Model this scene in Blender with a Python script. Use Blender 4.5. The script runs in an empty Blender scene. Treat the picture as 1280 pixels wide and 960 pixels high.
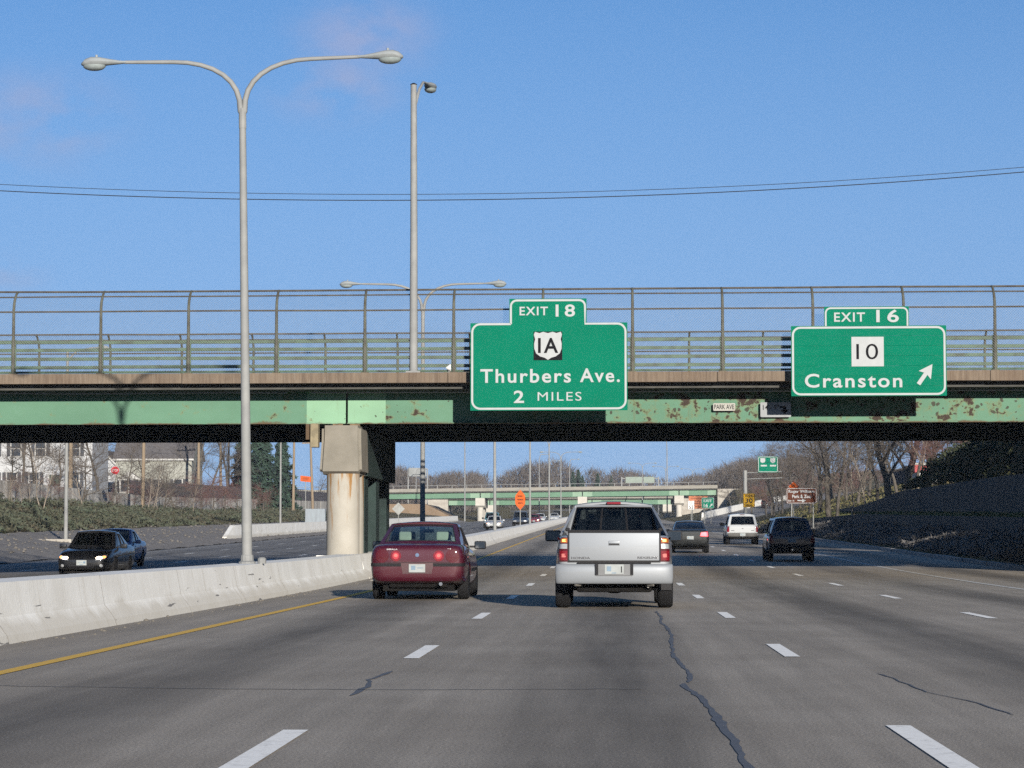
import bpy, bmesh, math, random
from mathutils import Vector, Matrix
from mathutils.bvhtree import BVHTree

random.seed(11)
SC = bpy.context.scene
COL = SC.collection
R_ = math.radians

# ------------------------------------------------------------------ camera
CAM_H = 1.14
FPX, VPX, VPY = 3200.0, 760.0, 674.0            # focal length and road vanishing point in photo pixels
PITCH = math.atan((VPY - 480) / FPX)
YAW = math.atan((VPX - 640) / FPX * math.cos(PITCH))
cam_data = bpy.data.cameras.new('camera')
cam_data.sensor_width = 36.0
cam_data.lens = FPX / 1280 * 36
cam_data.clip_start = 0.1
cam_data.clip_end = 6000
cam = bpy.data.objects.new('camera', cam_data)
COL.objects.link(cam)
cam.location = (0, 0, CAM_H)
cam.rotation_euler = (math.pi / 2 + PITCH, 0, YAW)
SC.camera = cam

# ------------------------------------------------------------------ sky, sun, exposure
SUN_EL, SUN_AZ = R_(12.4), R_(16.6)             # low winter sun behind the camera, to the right
world = bpy.data.worlds.new('World')
SC.world = world
world.use_nodes = True
wn, wl = world.node_tree.nodes, world.node_tree.links
wn.clear()
w_out = wn.new('ShaderNodeOutputWorld')
w_bg = wn.new('ShaderNodeBackground')
w_sky = wn.new('ShaderNodeTexSky')
w_sky.sky_type = 'NISHITA'
w_sky.sun_disc = False
w_sky.sun_elevation = SUN_EL
w_sky.sun_rotation = math.pi - SUN_AZ
w_sky.air_density = 1.0
w_sky.dust_density = 0.15
w_sky.ozone_density = 4.0
w_hsv = wn.new('ShaderNodeHueSaturation')
w_hsv.inputs['Saturation'].default_value = 1.03
w_hsv.inputs['Value'].default_value = 1.0
wl.new(w_sky.outputs[0], w_hsv.inputs['Color'])
# the air this winter day is clear: the sky is read a little above its true height, which thins the pale band at the horizon
w_dir = wn.new('ShaderNodeTexCoord')
w_lift = wn.new('ShaderNodeMapping')
w_lift.inputs['Scale'].default_value = (1, 1, 1.0)
w_lift.inputs['Location'].default_value = (0, 0, 0.265)
wl.new(w_dir.outputs['Generated'], w_lift.inputs['Vector'])
wl.new(w_lift.outputs[0], w_sky.inputs['Vector'])
# thin, faintly pink cirrus wisps: noise on the view direction
w_tc = wn.new('ShaderNodeTexCoord')
w_map = wn.new('ShaderNodeMapping')
w_map.inputs['Scale'].default_value = (38, 38, 62)
w_map.inputs['Location'].default_value = (3.1, 0.4, 0.75)
w_noise = wn.new('ShaderNodeTexNoise')
w_noise.inputs['Scale'].default_value = 1.0
w_noise.inputs['Detail'].default_value = 6
w_noise.inputs['Roughness'].default_value = 0.55
w_ramp = wn.new('ShaderNodeValToRGB')
w_ramp.color_ramp.elements[0].position = 0.36
w_ramp.color_ramp.elements[0].color = (0, 0, 0, 1)
w_ramp.color_ramp.elements[1].position = 0.62
w_ramp.color_ramp.elements[1].color = (.8, .8, .8, 1)
w_mix = wn.new('ShaderNodeMix')
w_mix.data_type = 'RGBA'
w_mix.inputs['B'].default_value = (1.62, 1.98, 3.2, 1)
wl.new(w_tc.outputs['Generated'], w_map.inputs['Vector'])
wl.new(w_map.outputs[0], w_noise.inputs['Vector'])
wl.new(w_noise.outputs[0], w_ramp.inputs[0])
# the wisps stand in a few places only: soft patches round these sky directions
w_prev = None
for (cpx, cpy, cr) in ((455, 45, .042), (50, 150, .046), (10, 345, .022), (420, 108, .036), (1500, 60, .05), (-500, 200, .06)):
    cd = (cam.rotation_euler.to_matrix() @ Vector(((cpx - 640) / FPX, -(cpy - 480) / FPX, -1.0))).normalized()
    w_d = wn.new('ShaderNodeVectorMath'); w_d.operation = 'SUBTRACT'
    w_d.inputs[1].default_value = cd
    wl.new(w_tc.outputs['Generated'], w_d.inputs[0])
    w_sc = wn.new('ShaderNodeVectorMath'); w_sc.operation = 'MULTIPLY'
    w_sc.inputs[1].default_value = (1, 1, 1.7)
    wl.new(w_d.outputs[0], w_sc.inputs[0])
    w_len = wn.new('ShaderNodeVectorMath'); w_len.operation = 'LENGTH'
    wl.new(w_sc.outputs[0], w_len.inputs[0])
    w_g = wn.new('ShaderNodeMapRange'); w_g.interpolation_type = 'SMOOTHSTEP'
    w_g.inputs[1].default_value, w_g.inputs[2].default_value = cr * .1, cr
    w_g.inputs[3].default_value, w_g.inputs[4].default_value = 1.0, 0.0
    wl.new(w_len.outputs['Value'], w_g.inputs[0])
    if w_prev is None: w_prev = w_g.outputs[0]
    else:
        w_max = wn.new('ShaderNodeMath'); w_max.operation = 'MAXIMUM'
        wl.new(w_prev, w_max.inputs[0]); wl.new(w_g.outputs[0], w_max.inputs[1]); w_prev = w_max.outputs[0]
w_mul = wn.new('ShaderNodeMath'); w_mul.operation = 'MULTIPLY'
wl.new(w_ramp.outputs[0], w_mul.inputs[0]); wl.new(w_prev, w_mul.inputs[1])
wl.new(w_mul.outputs[0], w_mix.inputs['Factor'])
wl.new(w_hsv.outputs[0], w_mix.inputs['A'])
# paler, greyer air low on the horizon all round
w_sep = wn.new('ShaderNodeSeparateXYZ')
wl.new(w_tc.outputs['Generated'], w_sep.inputs[0])
w_hz = wn.new('ShaderNodeMapRange')
w_hz.inputs[1].default_value, w_hz.inputs[2].default_value = 0.02, 0.21
w_hz.inputs[3].default_value, w_hz.inputs[4].default_value = 0.85, 0.0
wl.new(w_sep.outputs[2], w_hz.inputs[0])
w_mix2 = wn.new('ShaderNodeMix')
w_mix2.data_type = 'RGBA'
w_mix2.inputs['B'].default_value = (1.34, 2.10, 3.25, 1)
wl.new(w_hz.outputs[0], w_mix2.inputs['Factor'])
wl.new(w_mix.outputs[2], w_mix2.inputs['A'])
wl.new(w_mix2.outputs[2], w_bg.inputs['Color'])
w_bg.inputs['Strength'].default_value = 0.092
wl.new(w_bg.outputs[0], w_out.inputs['Surface'])

sun_data = bpy.data.lights.new('sun', 'SUN')
sun_data.energy = 4.2
sun_data.angle = R_(0.53)
sun_data.color = (1.0, 0.92, 0.81)
sun = bpy.data.objects.new('sun', sun_data)
COL.objects.link(sun)
SUN_DIR = Vector((math.sin(SUN_AZ) * math.cos(SUN_EL), -math.cos(SUN_AZ) * math.cos(SUN_EL), math.sin(SUN_EL)))
sun.rotation_euler = SUN_DIR.to_track_quat('Z', 'Y').to_euler()
sun.location = (30, -60, 40)

SC.view_settings.view_transform = 'Standard'
SC.view_settings.look = 'None'
SC.view_settings.gamma = 1.0
SC.view_settings.use_curve_mapping = False
SC.view_settings.exposure = 1.15
SC.render.engine = 'CYCLES'
SC.cycles.max_bounces = 6
SC.cycles.transparent_max_bounces = 16
SC.cycles.caustics_reflective = False
SC.cycles.caustics_refractive = False
try:
    SC.cycles.use_denoising = False
except Exception:
    pass

# ------------------------------------------------------------------ shape of the land
def rise(y):
    if y < 45: return 0.0
    if y < 100: return 1.05e-4 * (y - 45) ** 2
    if y < 640: return 0.3176 + 0.01155 * (y - 100)
    return 0.3176 + 0.01155 * 540 + min(6.0, max(0.0, (y - 650) * .055))

def slope(y):
    return (rise(y + 1) - rise(y - 1)) / 2

def lerp(a, b, t):
    return a + (b - a) * max(0.0, min(1.0, t))

def table(pts, x):
    if x <= pts[0][0]: return pts[0][1]
    for (x0, v0), (x1, v1) in zip(pts, pts[1:]):
        if x <= x1: return v0 + (v1 - v0) * (x - x0) / (x1 - x0)
    return pts[-1][1]

def at(px, py, Y):
    """world point on the plane at distance Y along the road seen at a photo pixel"""
    d = Vector(((px - 640) / FPX, -(py - 480) / FPX, -1.0))
    d = cam.rotation_euler.to_matrix() @ d
    t = Y / d.y
    return Vector((d.x * t, Y, CAM_H + d.z * t))

# ------------------------------------------------------------------ materials
def new_mat(name):
    m = bpy.data.materials.new(name)
    m.use_nodes = True
    nt = m.node_tree
    return m, nt.nodes, nt.links, nt.nodes['Principled BSDF']

def noise_node(n, l, vec, scale, detail=6, rough=0.6, stretch=None):
    if stretch:
        mp = n.new('ShaderNodeMapping')
        mp.inputs['Scale'].default_value = stretch
        l.new(vec, mp.inputs['Vector'])
        vec = mp.outputs[0]
    t = n.new('ShaderNodeTexNoise')
    t.inputs['Scale'].default_value = scale
    t.inputs['Detail'].default_value = detail
    t.inputs['Roughness'].default_value = rough
    l.new(vec, t.inputs['Vector'])
    return t.outputs[0]

def ramp_node(n, l, fac, p0, p1, c0=(0, 0, 0, 1), c1=(1, 1, 1, 1)):
    r = n.new('ShaderNodeValToRGB')
    e = r.color_ramp.elements
    e[0].position, e[1].position = p0, p1
    e[0].color, e[1].color = c0, c1
    l.new(fac, r.inputs[0])
    return r.outputs[0]

def mix_node(n, l, fac, a, b, mode='MIX'):
    m = n.new('ShaderNodeMix')
    m.data_type = 'RGBA'
    m.blend_type = mode
    for key, v in (('Factor', fac), ('A', a), ('B', b)):
        if hasattr(v, 'is_linked') or hasattr(v, 'links'):
            l.new(v, m.inputs[key])
        elif key == 'Factor':
            m.inputs[key].default_value = v
        else:
            m.inputs[key].default_value = (v[0], v[1], v[2], 1)
    return m.outputs[2]

def bump_node(n, l, h, strength, dist=0.02):
    b = n.new('ShaderNodeBump')
    b.inputs['Strength'].default_value = strength
    b.inputs['Distance'].default_value = dist
    l.new(h, b.inputs['Height'])
    return b.outputs[0]

MATS = {}
def M(name, c1, c2=None, scale=3.0, rough=0.7, metal=0.0, bump=0.0, bscale=30.0, stretch=None, spec=0.4, coat=0.0, p=(0.35, 0.65), vary=0.0):
    if name in MATS: return MATS[name]
    m, n, l, b = new_mat(name)
    b.inputs['Roughness'].default_value = rough
    b.inputs['Metallic'].default_value = metal
    b.inputs['Specular IOR Level'].default_value = spec
    b.inputs['Coat Weight'].default_value = coat
    b.inputs['Coat Roughness'].default_value = 0.04
    tc = n.new('ShaderNodeTexCoord')
    if c2 is None:
        c2 = tuple(v * 0.82 for v in c1)
    f = ramp_node(n, l, noise_node(n, l, tc.outputs['Object'], scale, stretch=stretch), p[0], p[1])
    col = mix_node(n, l, f, c1, c2)
    if vary:
        oi = n.new('ShaderNodeObjectInfo')
        col = mix_node(n, l, ramp_node(n, l, oi.outputs['Random'], 0, 1, (1 - vary,) * 3 + (1,), (1 + vary,) * 3 + (1,)), col, col) if False else col
        v = ramp_node(n, l, oi.outputs['Random'], 0, 1, (1 - vary,) * 3 + (1,), (1, 1, 1, 1))
        col = mix_node(n, l, 1.0, col, v, 'MULTIPLY')
    l.new(col, b.inputs['Base Color'])
    if bump:
        l.new(bump_node(n, l, noise_node(n, l, tc.outputs['Object'], bscale, 4), bump), b.inputs['Normal'])
    MATS[name] = m
    return m

# ------------------------------------------------------------------ mesh helpers
class MB:
    """collects boxes, tubes, lathes, prisms and patches; build() links them as one mesh object"""
    def __init__(s):
        s.v, s.f = [], []

    def add(s, verts, faces):
        o = len(s.v)
        s.v += [tuple(v) for v in verts]
        s.f += [tuple(i + o for i in f) for f in faces]
        return s

    def box(s, x0, x1, y0, y1, z0, z1):
        v = [(x, y, z) for z in (z0, z1) for y in (y0, y1) for x in (x0, x1)]
        return s.add(v, [(0, 2, 3, 1), (4, 5, 7, 6), (0, 1, 5, 4), (2, 6, 7, 3), (0, 4, 6, 2), (1, 3, 7, 5)])

    def rbox(s, x0, x1, y0, y1, z0, z1, r):
        """box with bevelled edges"""
        bm = bmesh.new()
        bmesh.ops.create_cube(bm, size=1.0)
        for v in bm.verts:
            v.co = Vector(((x0 + x1) / 2 + v.co.x * (x1 - x0), (y0 + y1) / 2 + v.co.y * (y1 - y0), (z0 + z1) / 2 + v.co.z * (z1 - z0)))
        bmesh.ops.bevel(bm, geom=list(bm.edges), offset=r, segments=2, affect='EDGES', profile=0.6)
        bm.verts.index_update()
        s.add([v.co for v in bm.verts], [[v.index for v in f.verts] for f in bm.faces])
        bm.free()
        return s

    def tube(s, pts, rad, n=8, cap=True, up=Vector((0.0131, 0.0271, 1.0))):
        pts = [Vector(p) for p in pts]
        if not hasattr(rad, '__len__'): rad = [rad] * len(pts)
        o = len(s.v)
        prev = None
        for i, p in enumerate(pts):
            t = (pts[min(i + 1, len(pts) - 1)] - pts[max(i - 1, 0)])
            if t.length < 1e-9: t = Vector((0, 0, 1))
            t.normalize()
            if prev is None:
                a = t.cross(up)
                if a.length < 0.05: a = t.cross(Vector((1, 0, 0)))
            else:
                a = prev - t * prev.dot(t)
            a.normalize()
            prev = a
            b = t.cross(a)
            for k in range(n):
                an = 2 * math.pi * k / n
                q = p + (a * math.cos(an) + b * math.sin(an)) * rad[i]
                s.v.append((q.x, q.y, q.z))
        for i in range(len(pts) - 1):
            for k in range(n):
                k2 = (k + 1) % n
                s.f.append((o + i * n + k, o + i * n + k2, o + (i + 1) * n + k2, o + (i + 1) * n + k))
        if cap:
            s.f.append(tuple(o + k for k in range(n))[::-1])
            s.f.append(tuple(o + (len(pts) - 1) * n + k for k in range(n)))
        return s

    def lathe(s, prof, n=20, axis='z', at=(0, 0, 0)):
        """prof: (radius, height) pairs"""
        o = len(s.v)
        for r, h in prof:
            for k in range(n):
                a = 2 * math.pi * k / n
                c, d = r * math.cos(a), r * math.sin(a)
                p = {'z': (c, d, h), 'x': (h, c, d), 'y': (c, h, d)}[axis]
                s.v.append((p[0] + at[0], p[1] + at[1], p[2] + at[2]))
        for i in range(len(prof) - 1):
            for k in range(n):
                k2 = (k + 1) % n
                s.f.append((o + i * n + k, o + i * n + k2, o + (i + 1) * n + k2, o + (i + 1) * n + k))
        s.f.append(tuple(o + k for k in range(n))[::-1])
        s.f.append(tuple(o + (len(prof) - 1) * n + k for k in range(n)))
        return s

    def prism(s, poly, h0, h1, axis='y'):
        """poly in the plane across the axis, extruded between h0 and h1"""
        n = len(poly)
        def pt(a, b, h):
            return {'y': (a, h, b), 'z': (a, b, h), 'x': (h, a, b)}[axis]
        v = [pt(a, b, h0) for a, b in poly] + [pt(a, b, h1) for a, b in poly]
        f = [tuple(range(n)), tuple(range(2 * n - 1, n - 1, -1))]
        f += [(i, i + n, (i + 1) % n + n, (i + 1) % n) for i in range(n)]
        return s.add(v, f)

    def grid(s, fn, nu, nv, skip=None):
        o = len(s.v)
        for j in range(nv + 1):
            for i in range(nu + 1):
                s.v.append(tuple(fn(i / nu, j / nv)))
        for j in range(nv):
            for i in range(nu):
                if skip and skip((i + .5) / nu, (j + .5) / nv): continue
                a = o + j * (nu + 1) + i
                s.f.append((a, a + 1, a + nu + 2, a + nu + 1))
        return s

    def mesh(s, name, mat=None, smooth=False, fix=True):
        me = bpy.data.meshes.new(name)
        me.from_pydata(s.v, [], s.f)
        if fix:
            bm = bmesh.new(); bm.from_mesh(me)
            bmesh.ops.recalc_face_normals(bm, faces=bm.faces)
            bm.to_mesh(me); bm.free()
        if mat: me.materials.append(mat)
        if smooth:
            me.polygons.foreach_set('use_smooth', [True] * len(me.polygons))
            if smooth != 'all':
                try: me.set_sharp_from_angle(angle=R_(smooth if smooth is not True else 38))
                except Exception: pass
        me.update()
        return me

    def build(s, name, mat, parent=None, smooth=False, loc=None, fix=True):
        return link(name, s.mesh(name, mat, smooth, fix), parent, loc)

def link(name, me, parent=None, loc=None, rot=None):
    o = bpy.data.objects.new(name, me)
    COL.objects.link(o)
    if parent is not None: o.parent = parent
    if loc is not None: o.location = loc
    if rot is not None: o.rotation_euler = rot
    return o

def tag(o, label=None, cat=None, group=None, kind=None):
    if label: o['label'] = label
    if cat: o['category'] = cat
    if group: o['group'] = group
    if kind: o['kind'] = kind
    return o

def thing(name, label, cat, loc=(0, 0, 0), rz=0.0, group=None):
    o = bpy.data.objects.new(name, None)
    COL.objects.link(o)
    o.empty_display_size = 0.3
    o.location = loc
    o.rotation_euler = (0, 0, rz)
    return tag(o, label, cat, group)

def copy_tree(o, parent=None):
    c = o.copy()
    COL.objects.link(c)
    c.parent = parent
    for ch in [x for x in ALLCH(o)]:
        copy_tree(ch, c)
    return c

def ALLCH(o):
    return list(o.children)

def text_part(name, body, w, h, cx, cz, y, mat, parent, ext=0.004, bold=0.0, spacing=1.0, loc_fn=None, face=-1):
    """flat lettering w wide and h tall, centred on (cx, cz), standing in the plane y and facing -y (face=-1) or +y"""
    cu = bpy.data.curves.new('lettering', 'FONT')
    cu.body = body
    cu.size = 1.0
    cu.space_character = spacing
    cu.offset = bold
    cu.extrude = 0.0
    cu.resolution_u = 4
    ob = bpy.data.objects.new('lettering_tmp', cu)
    COL.objects.link(ob)
    dg = bpy.context.evaluated_depsgraph_get()
    me = bpy.data.meshes.new_from_object(ob.evaluated_get(dg))
    bpy.data.objects.remove(ob, do_unlink=True)
    xs = [v.co.x for v in me.vertices]; ys = [v.co.y for v in me.vertices]
    x0, x1, y0, y1 = min(xs), max(xs), min(ys), max(ys)
    sx = w / (x1 - x0); sy = h / (y1 - y0)
    verts, faces = [], []
    for v in me.vertices:
        X = (v.co.x - (x0 + x1) / 2) * sx; Z = (v.co.y - (y0 + y1) / 2) * sy
        verts.append((cx + (X if face < 0 else -X), y, cz + Z))
    faces = [tuple(p.vertices) for p in me.polygons]
    bpy.data.meshes.remove(me)
    bm = bmesh.new()
    bv = [bm.verts.new(v) for v in verts]
    for f in faces:
        try: bm.faces.new([bv[i] for i in f])
        except ValueError: pass
    bmesh.ops.recalc_face_normals(bm, faces=bm.faces)
    r = bmesh.ops.extrude_face_region(bm, geom=list(bm.faces))
    for e in r['geom']:
        if isinstance(e, bmesh.types.BMVert): e.co.y += ext * face
    bmesh.ops.recalc_face_normals(bm, faces=bm.faces)
    m2 = bpy.data.meshes.new(name)
    bm.to_mesh(m2); bm.free()
    m2.materials.append(mat)
    return link(name, m2, parent)

# ------------------------------------------------------------------ palette
CONC = M('concrete', (.30, .285, .25), (.22, .20, .175), 1.3, .9, bump=.25, bscale=25)
GALV = M('galvanised_steel', (.20, .205, .20), (.155, .16, .16), 2.0, .7, .0, spec=.25)
WHITEP = M('white_paint', (.72, .72, .70), (.62, .62, .60), 4, .5)
BLACKP = M('black_plastic', (.014, .014, .016), None, 4, .6, spec=.15)
RUBBER = M('tyre_rubber', (.012, .012, .013), None, 8, .95, spec=.08)

# ================================================================== ground and roads
def walltop(y):
    return table([(150, 4.45), (186, 4.2), (250, 3.3), (700, 3.3)], y)

def ramp_x(y): return table([(240, 11.2), (310, 12.6), (350, 16.5), (400, 24.5), (440, 32), (480, 41), (520, 52)], y)
def ramp_z(y): return table([(240, 0.0), (310, 0.05), (350, .8), (400, 2.1), (440, 3.3), (480, 4.6), (520, 5.8)], y)

def upper_step(y): return table([(0, 1.75), (130, 1.75), (180, 1.25), (233, 0.0)], y)

def lat(x, y):
    if x < -26:
        wt = walltop(y)
        h = table([(-900, wt + 3), (-300, wt + 1.5), (-120, wt), (-45.25, wt - .25), (-45.0, wt - 1.75), (-40, lerp(.7, wt - 1.75, .62)), (-34, .75), (-30.5, .22), (-29, .1), (-26, -.44)], x)
        if x < -32:
            h = max(h, table([(52, 0), (66, 5.3), (91, 5.3), (104, 0)], y) if y < 110 else h)
        if x < -52:
            h = max(h, table([(470, 0), (505, 6.2), (560, 6.2), (590, 0)], y) * min(1.0, (-52 - x) / 12))
        return h
    if x < -8: return -.02 * (-8 - x) - .07
    if x <= 13.4 and y < 290: return -.07
    st = upper_step(y)
    a = table([(13.4, .06), (15, .38), (16.95, .85), (17.1, 1.42), (19.9, 1.75), (20.12, 1.75 + st), (24, 2.5 + st), (30, 4.1 + st * .8), (45, 6.6), (60, 7.6), (150, 9), (400, 12), (900, 14)], x)
    b = table([(13.4, .06), (16, .45), (22, 2.4), (30, 4.4), (45, 6.8), (60, 7.8), (150, 9), (400, 12), (900, 14)], x)
    h = lerp(a, b, (y - 175) / 55)
    if y > 285:
        xr, zr = ramp_x(y), ramp_z(y)
        c = table([(min(10.4, xr - 3.3), -.07), (xr - 3.2, zr - .09), (xr + 3.4, zr - .09), (xr + 6, zr + .7), (xr + 22, zr + 4.2), (xr + 90, zr + 6.5), (900, zr + 12)], x)
        h = lerp(h if x > 13.4 else -.07, c, (y - 285) / 25)
        if y > 480 and x > 24:
            h = max(h, table([(495, 0), (512, 6.0), (560, 6.0), (600, 2)], y))
    if x > 17.5 and y < 110:
        h = max(h, table([(52, 0), (66, 5.3), (91, 5.3), (103, 0)], y))
    return h

def gz(x, y):
    return rise(y) + lat(x, y)

def frange(a, b, s):
    o = []
    while a < b - 1e-6:
        o.append(a); a += s
    return o

GX = [-900, -400, -200, -120, -80, -64, -56, -52, -48, -45.25, -45, -42.5, -40, -37, -34, -32, -30.5, -29, -27.5, -26, -20, -14, -8, 0, 7, 10, 11.5, 13.4, 14.2, 15, 16, 16.95, 17.1, 18.5, 19.9, 20.12] + frange(21.5, 62, 2.0) + [70, 100, 150, 400, 900]
GY = frange(-80, 50, 10) + frange(50, 112, 2) + frange(112, 300, 6) + frange(300, 600, 8) + [600, 640, 700, 800, 1000, 1400, 2200]

mb = MB()
for y in GY:
    for x in GX: mb.v.append((x, y, gz(x, y)))
nx = len(GX)
for j in range(len(GY) - 1):
    for i in range(nx - 1):
        a = j * nx + i
        mb.f.append((a, a + 1, a + nx + 1, a + nx))

m, n, l, b = new_mat('winter_grass')
tc = n.new('ShaderNodeTexCoord')
c = mix_node(n, l, ramp_node(n, l, noise_node(n, l, tc.outputs['Object'], .18), .4, .62), (.115, .105, .045), (.10, .072, .04))
c = mix_node(n, l, ramp_node(n, l, noise_node(n, l, tc.outputs['Object'], 3.0), .35, .7), c, (.06, .052, .028))
l.new(c, b.inputs['Base Color']); b.inputs['Roughness'].default_value = 1.0
b.inputs['Specular IOR Level'].default_value = .1
l.new(bump_node(n, l, noise_node(n, l, tc.outputs['Object'], 6, 6), .9, .15), b.inputs['Normal'])
GRASS = m
ground = tag(mb.build('ground', GRASS, smooth=30), 'brown and green winter grass banks beside the highway', None, kind='structure')

# asphalt: grey aggregate, dark oil bands along each lane's middle, wear streaks
def asphalt(name, light, dark, period=3.7, phase=0.0, band=.55):
    m, n, l, b = new_mat(name)
    tc = n.new('ShaderNodeTexCoord')
    sep = n.new('ShaderNodeSeparateXYZ'); l.new(tc.outputs['Object'], sep.inputs[0])
    mu = n.new('ShaderNodeMath'); mu.operation = 'MULTIPLY_ADD'
    mu.inputs[1].default_value = 2 * math.pi / period; mu.inputs[2].default_value = phase
    l.new(sep.outputs[0], mu.inputs[0])
    co = n.new('ShaderNodeMath'); co.operation = 'COSINE'; l.new(mu.outputs[0], co.inputs[0])
    f1 = ramp_node(n, l, co.outputs[0], 0.0, 1.0)
    st = ramp_node(n, l, noise_node(n, l, tc.outputs['Object'], 1.0, 5, stretch=(.55, .035, 1)),  .22, .55)
    fm = n.new('ShaderNodeMath'); fm.operation = 'MULTIPLY'; l.new(f1, fm.inputs[0]); l.new(st, fm.inputs[1])
    fs = n.new('ShaderNodeMath'); fs.operation = 'MULTIPLY'; l.new(fm.outputs[0], fs.inputs[0]); fs.inputs[1].default_value = band * 1.7
    col = mix_node(n, l, fs.outputs[0], light, dark)
    streak = ramp_node(n, l, noise_node(n, l, tc.outputs['Object'], 1.0, 6, .65, stretch=(3.2, .12, 1)), .30, .75, (.80, .80, .80, 1), (1.13, 1.13, 1.13, 1))
    col = mix_node(n, l, 1.0, col, streak, 'MULTIPLY')
    patch = ramp_node(n, l, noise_node(n, l, tc.outputs['Object'], .35, 4), .35, .65, (.88, .87, .86, 1), (1.06, 1.06, 1.06, 1))
    col = mix_node(n, l, 1.0, col, patch, 'MULTIPLY')
    sp = ramp_node(n, l, noise_node(n, l, tc.outputs['Object'], 55, 2, .8), .34, .68, (.55, .55, .55, 1), (1.46, 1.45, 1.42, 1))
    col = mix_node(n, l, .9, col, sp, 'MULTIPLY')
    l.new(col, b.inputs['Base Color'])
    b.inputs['Roughness'].default_value = .88
    b.inputs['Specular IOR Level'].default_value = .12
    l.new(bump_node(n, l, noise_node(n, l, tc.outputs['Object'], 45, 3, .7), .35, .012), b.inputs['Normal'])
    return m

ASPH = asphalt('asphalt_northbound', (.285, .257, .220), (.132, .121, .107), band=.56)
ASPH_S = asphalt('asphalt_southbound', (.17, .165, .16), (.11, .108, .105), 3.65, 1.2, .4)
SHOULD = M('asphalt_shoulder', (.25, .222, .185), (.17, .152, .13), .9, .9, bump=.4, bscale=40, stretch=(1.5, .15, 1))

def strip(name, x0, x1, y0, y1, mat, zf, parent=None, dy=5.0, nxs=1):
    k = max(1, int((y1 - y0) / dy))
    mb = MB()
    mb.grid(lambda u, v: (x0 + (x1 - x0) * u, y0 + (y1 - y0) * v, zf(x0 + (x1 - x0) * u, y0 + (y1 - y0) * v)), nxs, k)
    return mb.build(name, mat, parent, smooth='all')

Z_N = lambda x, y: rise(y)
Z_S = lambda x, y: rise(y) - .02 * max(0.0, -8 - x)
road = tag(strip('northbound_road', -5.05, 13.25, -30, 300, ASPH, Z_N), 'grey asphalt northbound carriageway with four lanes', None, kind='structure')
tag(strip('far_northbound_road', -5.05, 10.6, 300, 700, ASPH, Z_N), 'far stretch of the northbound carriageway under the second bridge', None, kind='structure')
tag(strip('median_shoulder', -6.75, -5.05, -30, 700, SHOULD, Z_N), 'dusty brown shoulder between yellow line and median barrier', None, kind='structure')
sroad = tag(strip('southbound_road', -26.3, -7.4, -30, 700, ASPH_S, Z_S, nxs=4), 'grey asphalt southbound carriageway beyond the median', None, kind='structure')
mb = MB()
ys = frange(262, 522, 8)
for i, y in enumerate(ys):
    xr, zr = ramp_x(y), rise(y) + ramp_z(y) + .006
    mb.v += [(xr - 3.0, y, zr), (xr + 3.2, y, zr)]
    if i: mb.f.append((2 * i - 2, 2 * i - 1, 2 * i + 1, 2 * i))
tag(mb.build('exit_ramp', asphalt('asphalt_ramp', (.20, .195, .19), (.14, .135, .13), 6.0), smooth='all'), 'exit ramp curving up to the right', None, kind='structure')

# painted markings, each its own piece of the road
def paint(name, c):
    m, n, l, b = new_mat(name)
    tc = n.new('ShaderNodeTexCoord')
    wear = ramp_node(n, l, noise_node(n, l, tc.outputs['Object'], 6, 9, .78), .53, .68)
    col = mix_node(n, l, wear, c, (.22, .21, .20))
    col = mix_node(n, l, ramp_node(n, l, noise_node(n, l, tc.outputs['Object'], 60, 2), .3, .7), col, tuple(v * .8 for v in c))
    l.new(col, b.inputs['Base Color']); b.inputs['Roughness'].default_value = .8
    return m
PW, PY = paint('road_paint_white', (.86, .84, .78)), paint('road_paint_yellow', (.62, .37, .03))
PWS = paint('road_paint_edge', (.50, .50, .48))
for lx, ph in ((-1.88, 26.0), (1.77, 26.5), (5.55, 26.5)):
    k = -3
    while True:
        yc = ph + 12.19 * k
        if yc > 300: break
        j = random.uniform(-.02, .02)
        strip('lane_dash', lx - .075 + j, lx + .075 + j, yc - 1.5, yc + 1.5, PW, lambda x, y: rise(y) + .006, road, dy=1.0)
        k += 1
strip('yellow_edge_line', -5.25, -5.10, -30, 640, PY, lambda x, y: rise(y) + .006, road)
strip('white_edge_line', 9.22, 9.36, -30, 292, PWS, lambda x, y: rise(y) + .006, road)
for lx in (-14.1, -17.75, -21.4):
    for k in range(0, 24):
        yc = 33 + 12.19 * k
        strip('lane_dash', lx - .075, lx + .075, yc - 1.5, yc + 1.5, PW, lambda x, y: Z_S(x, y) + .006, sroad, dy=1.5)
strip('white_edge_line', -25.07, -24.93, 20, 640, PWS, lambda x, y: Z_S(x, y) + .006, sroad)
strip('yellow_edge_line', -10.45, -10.3, 20, 640, PY, lambda x, y: Z_S(x, y) + .006, sroad)

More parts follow.
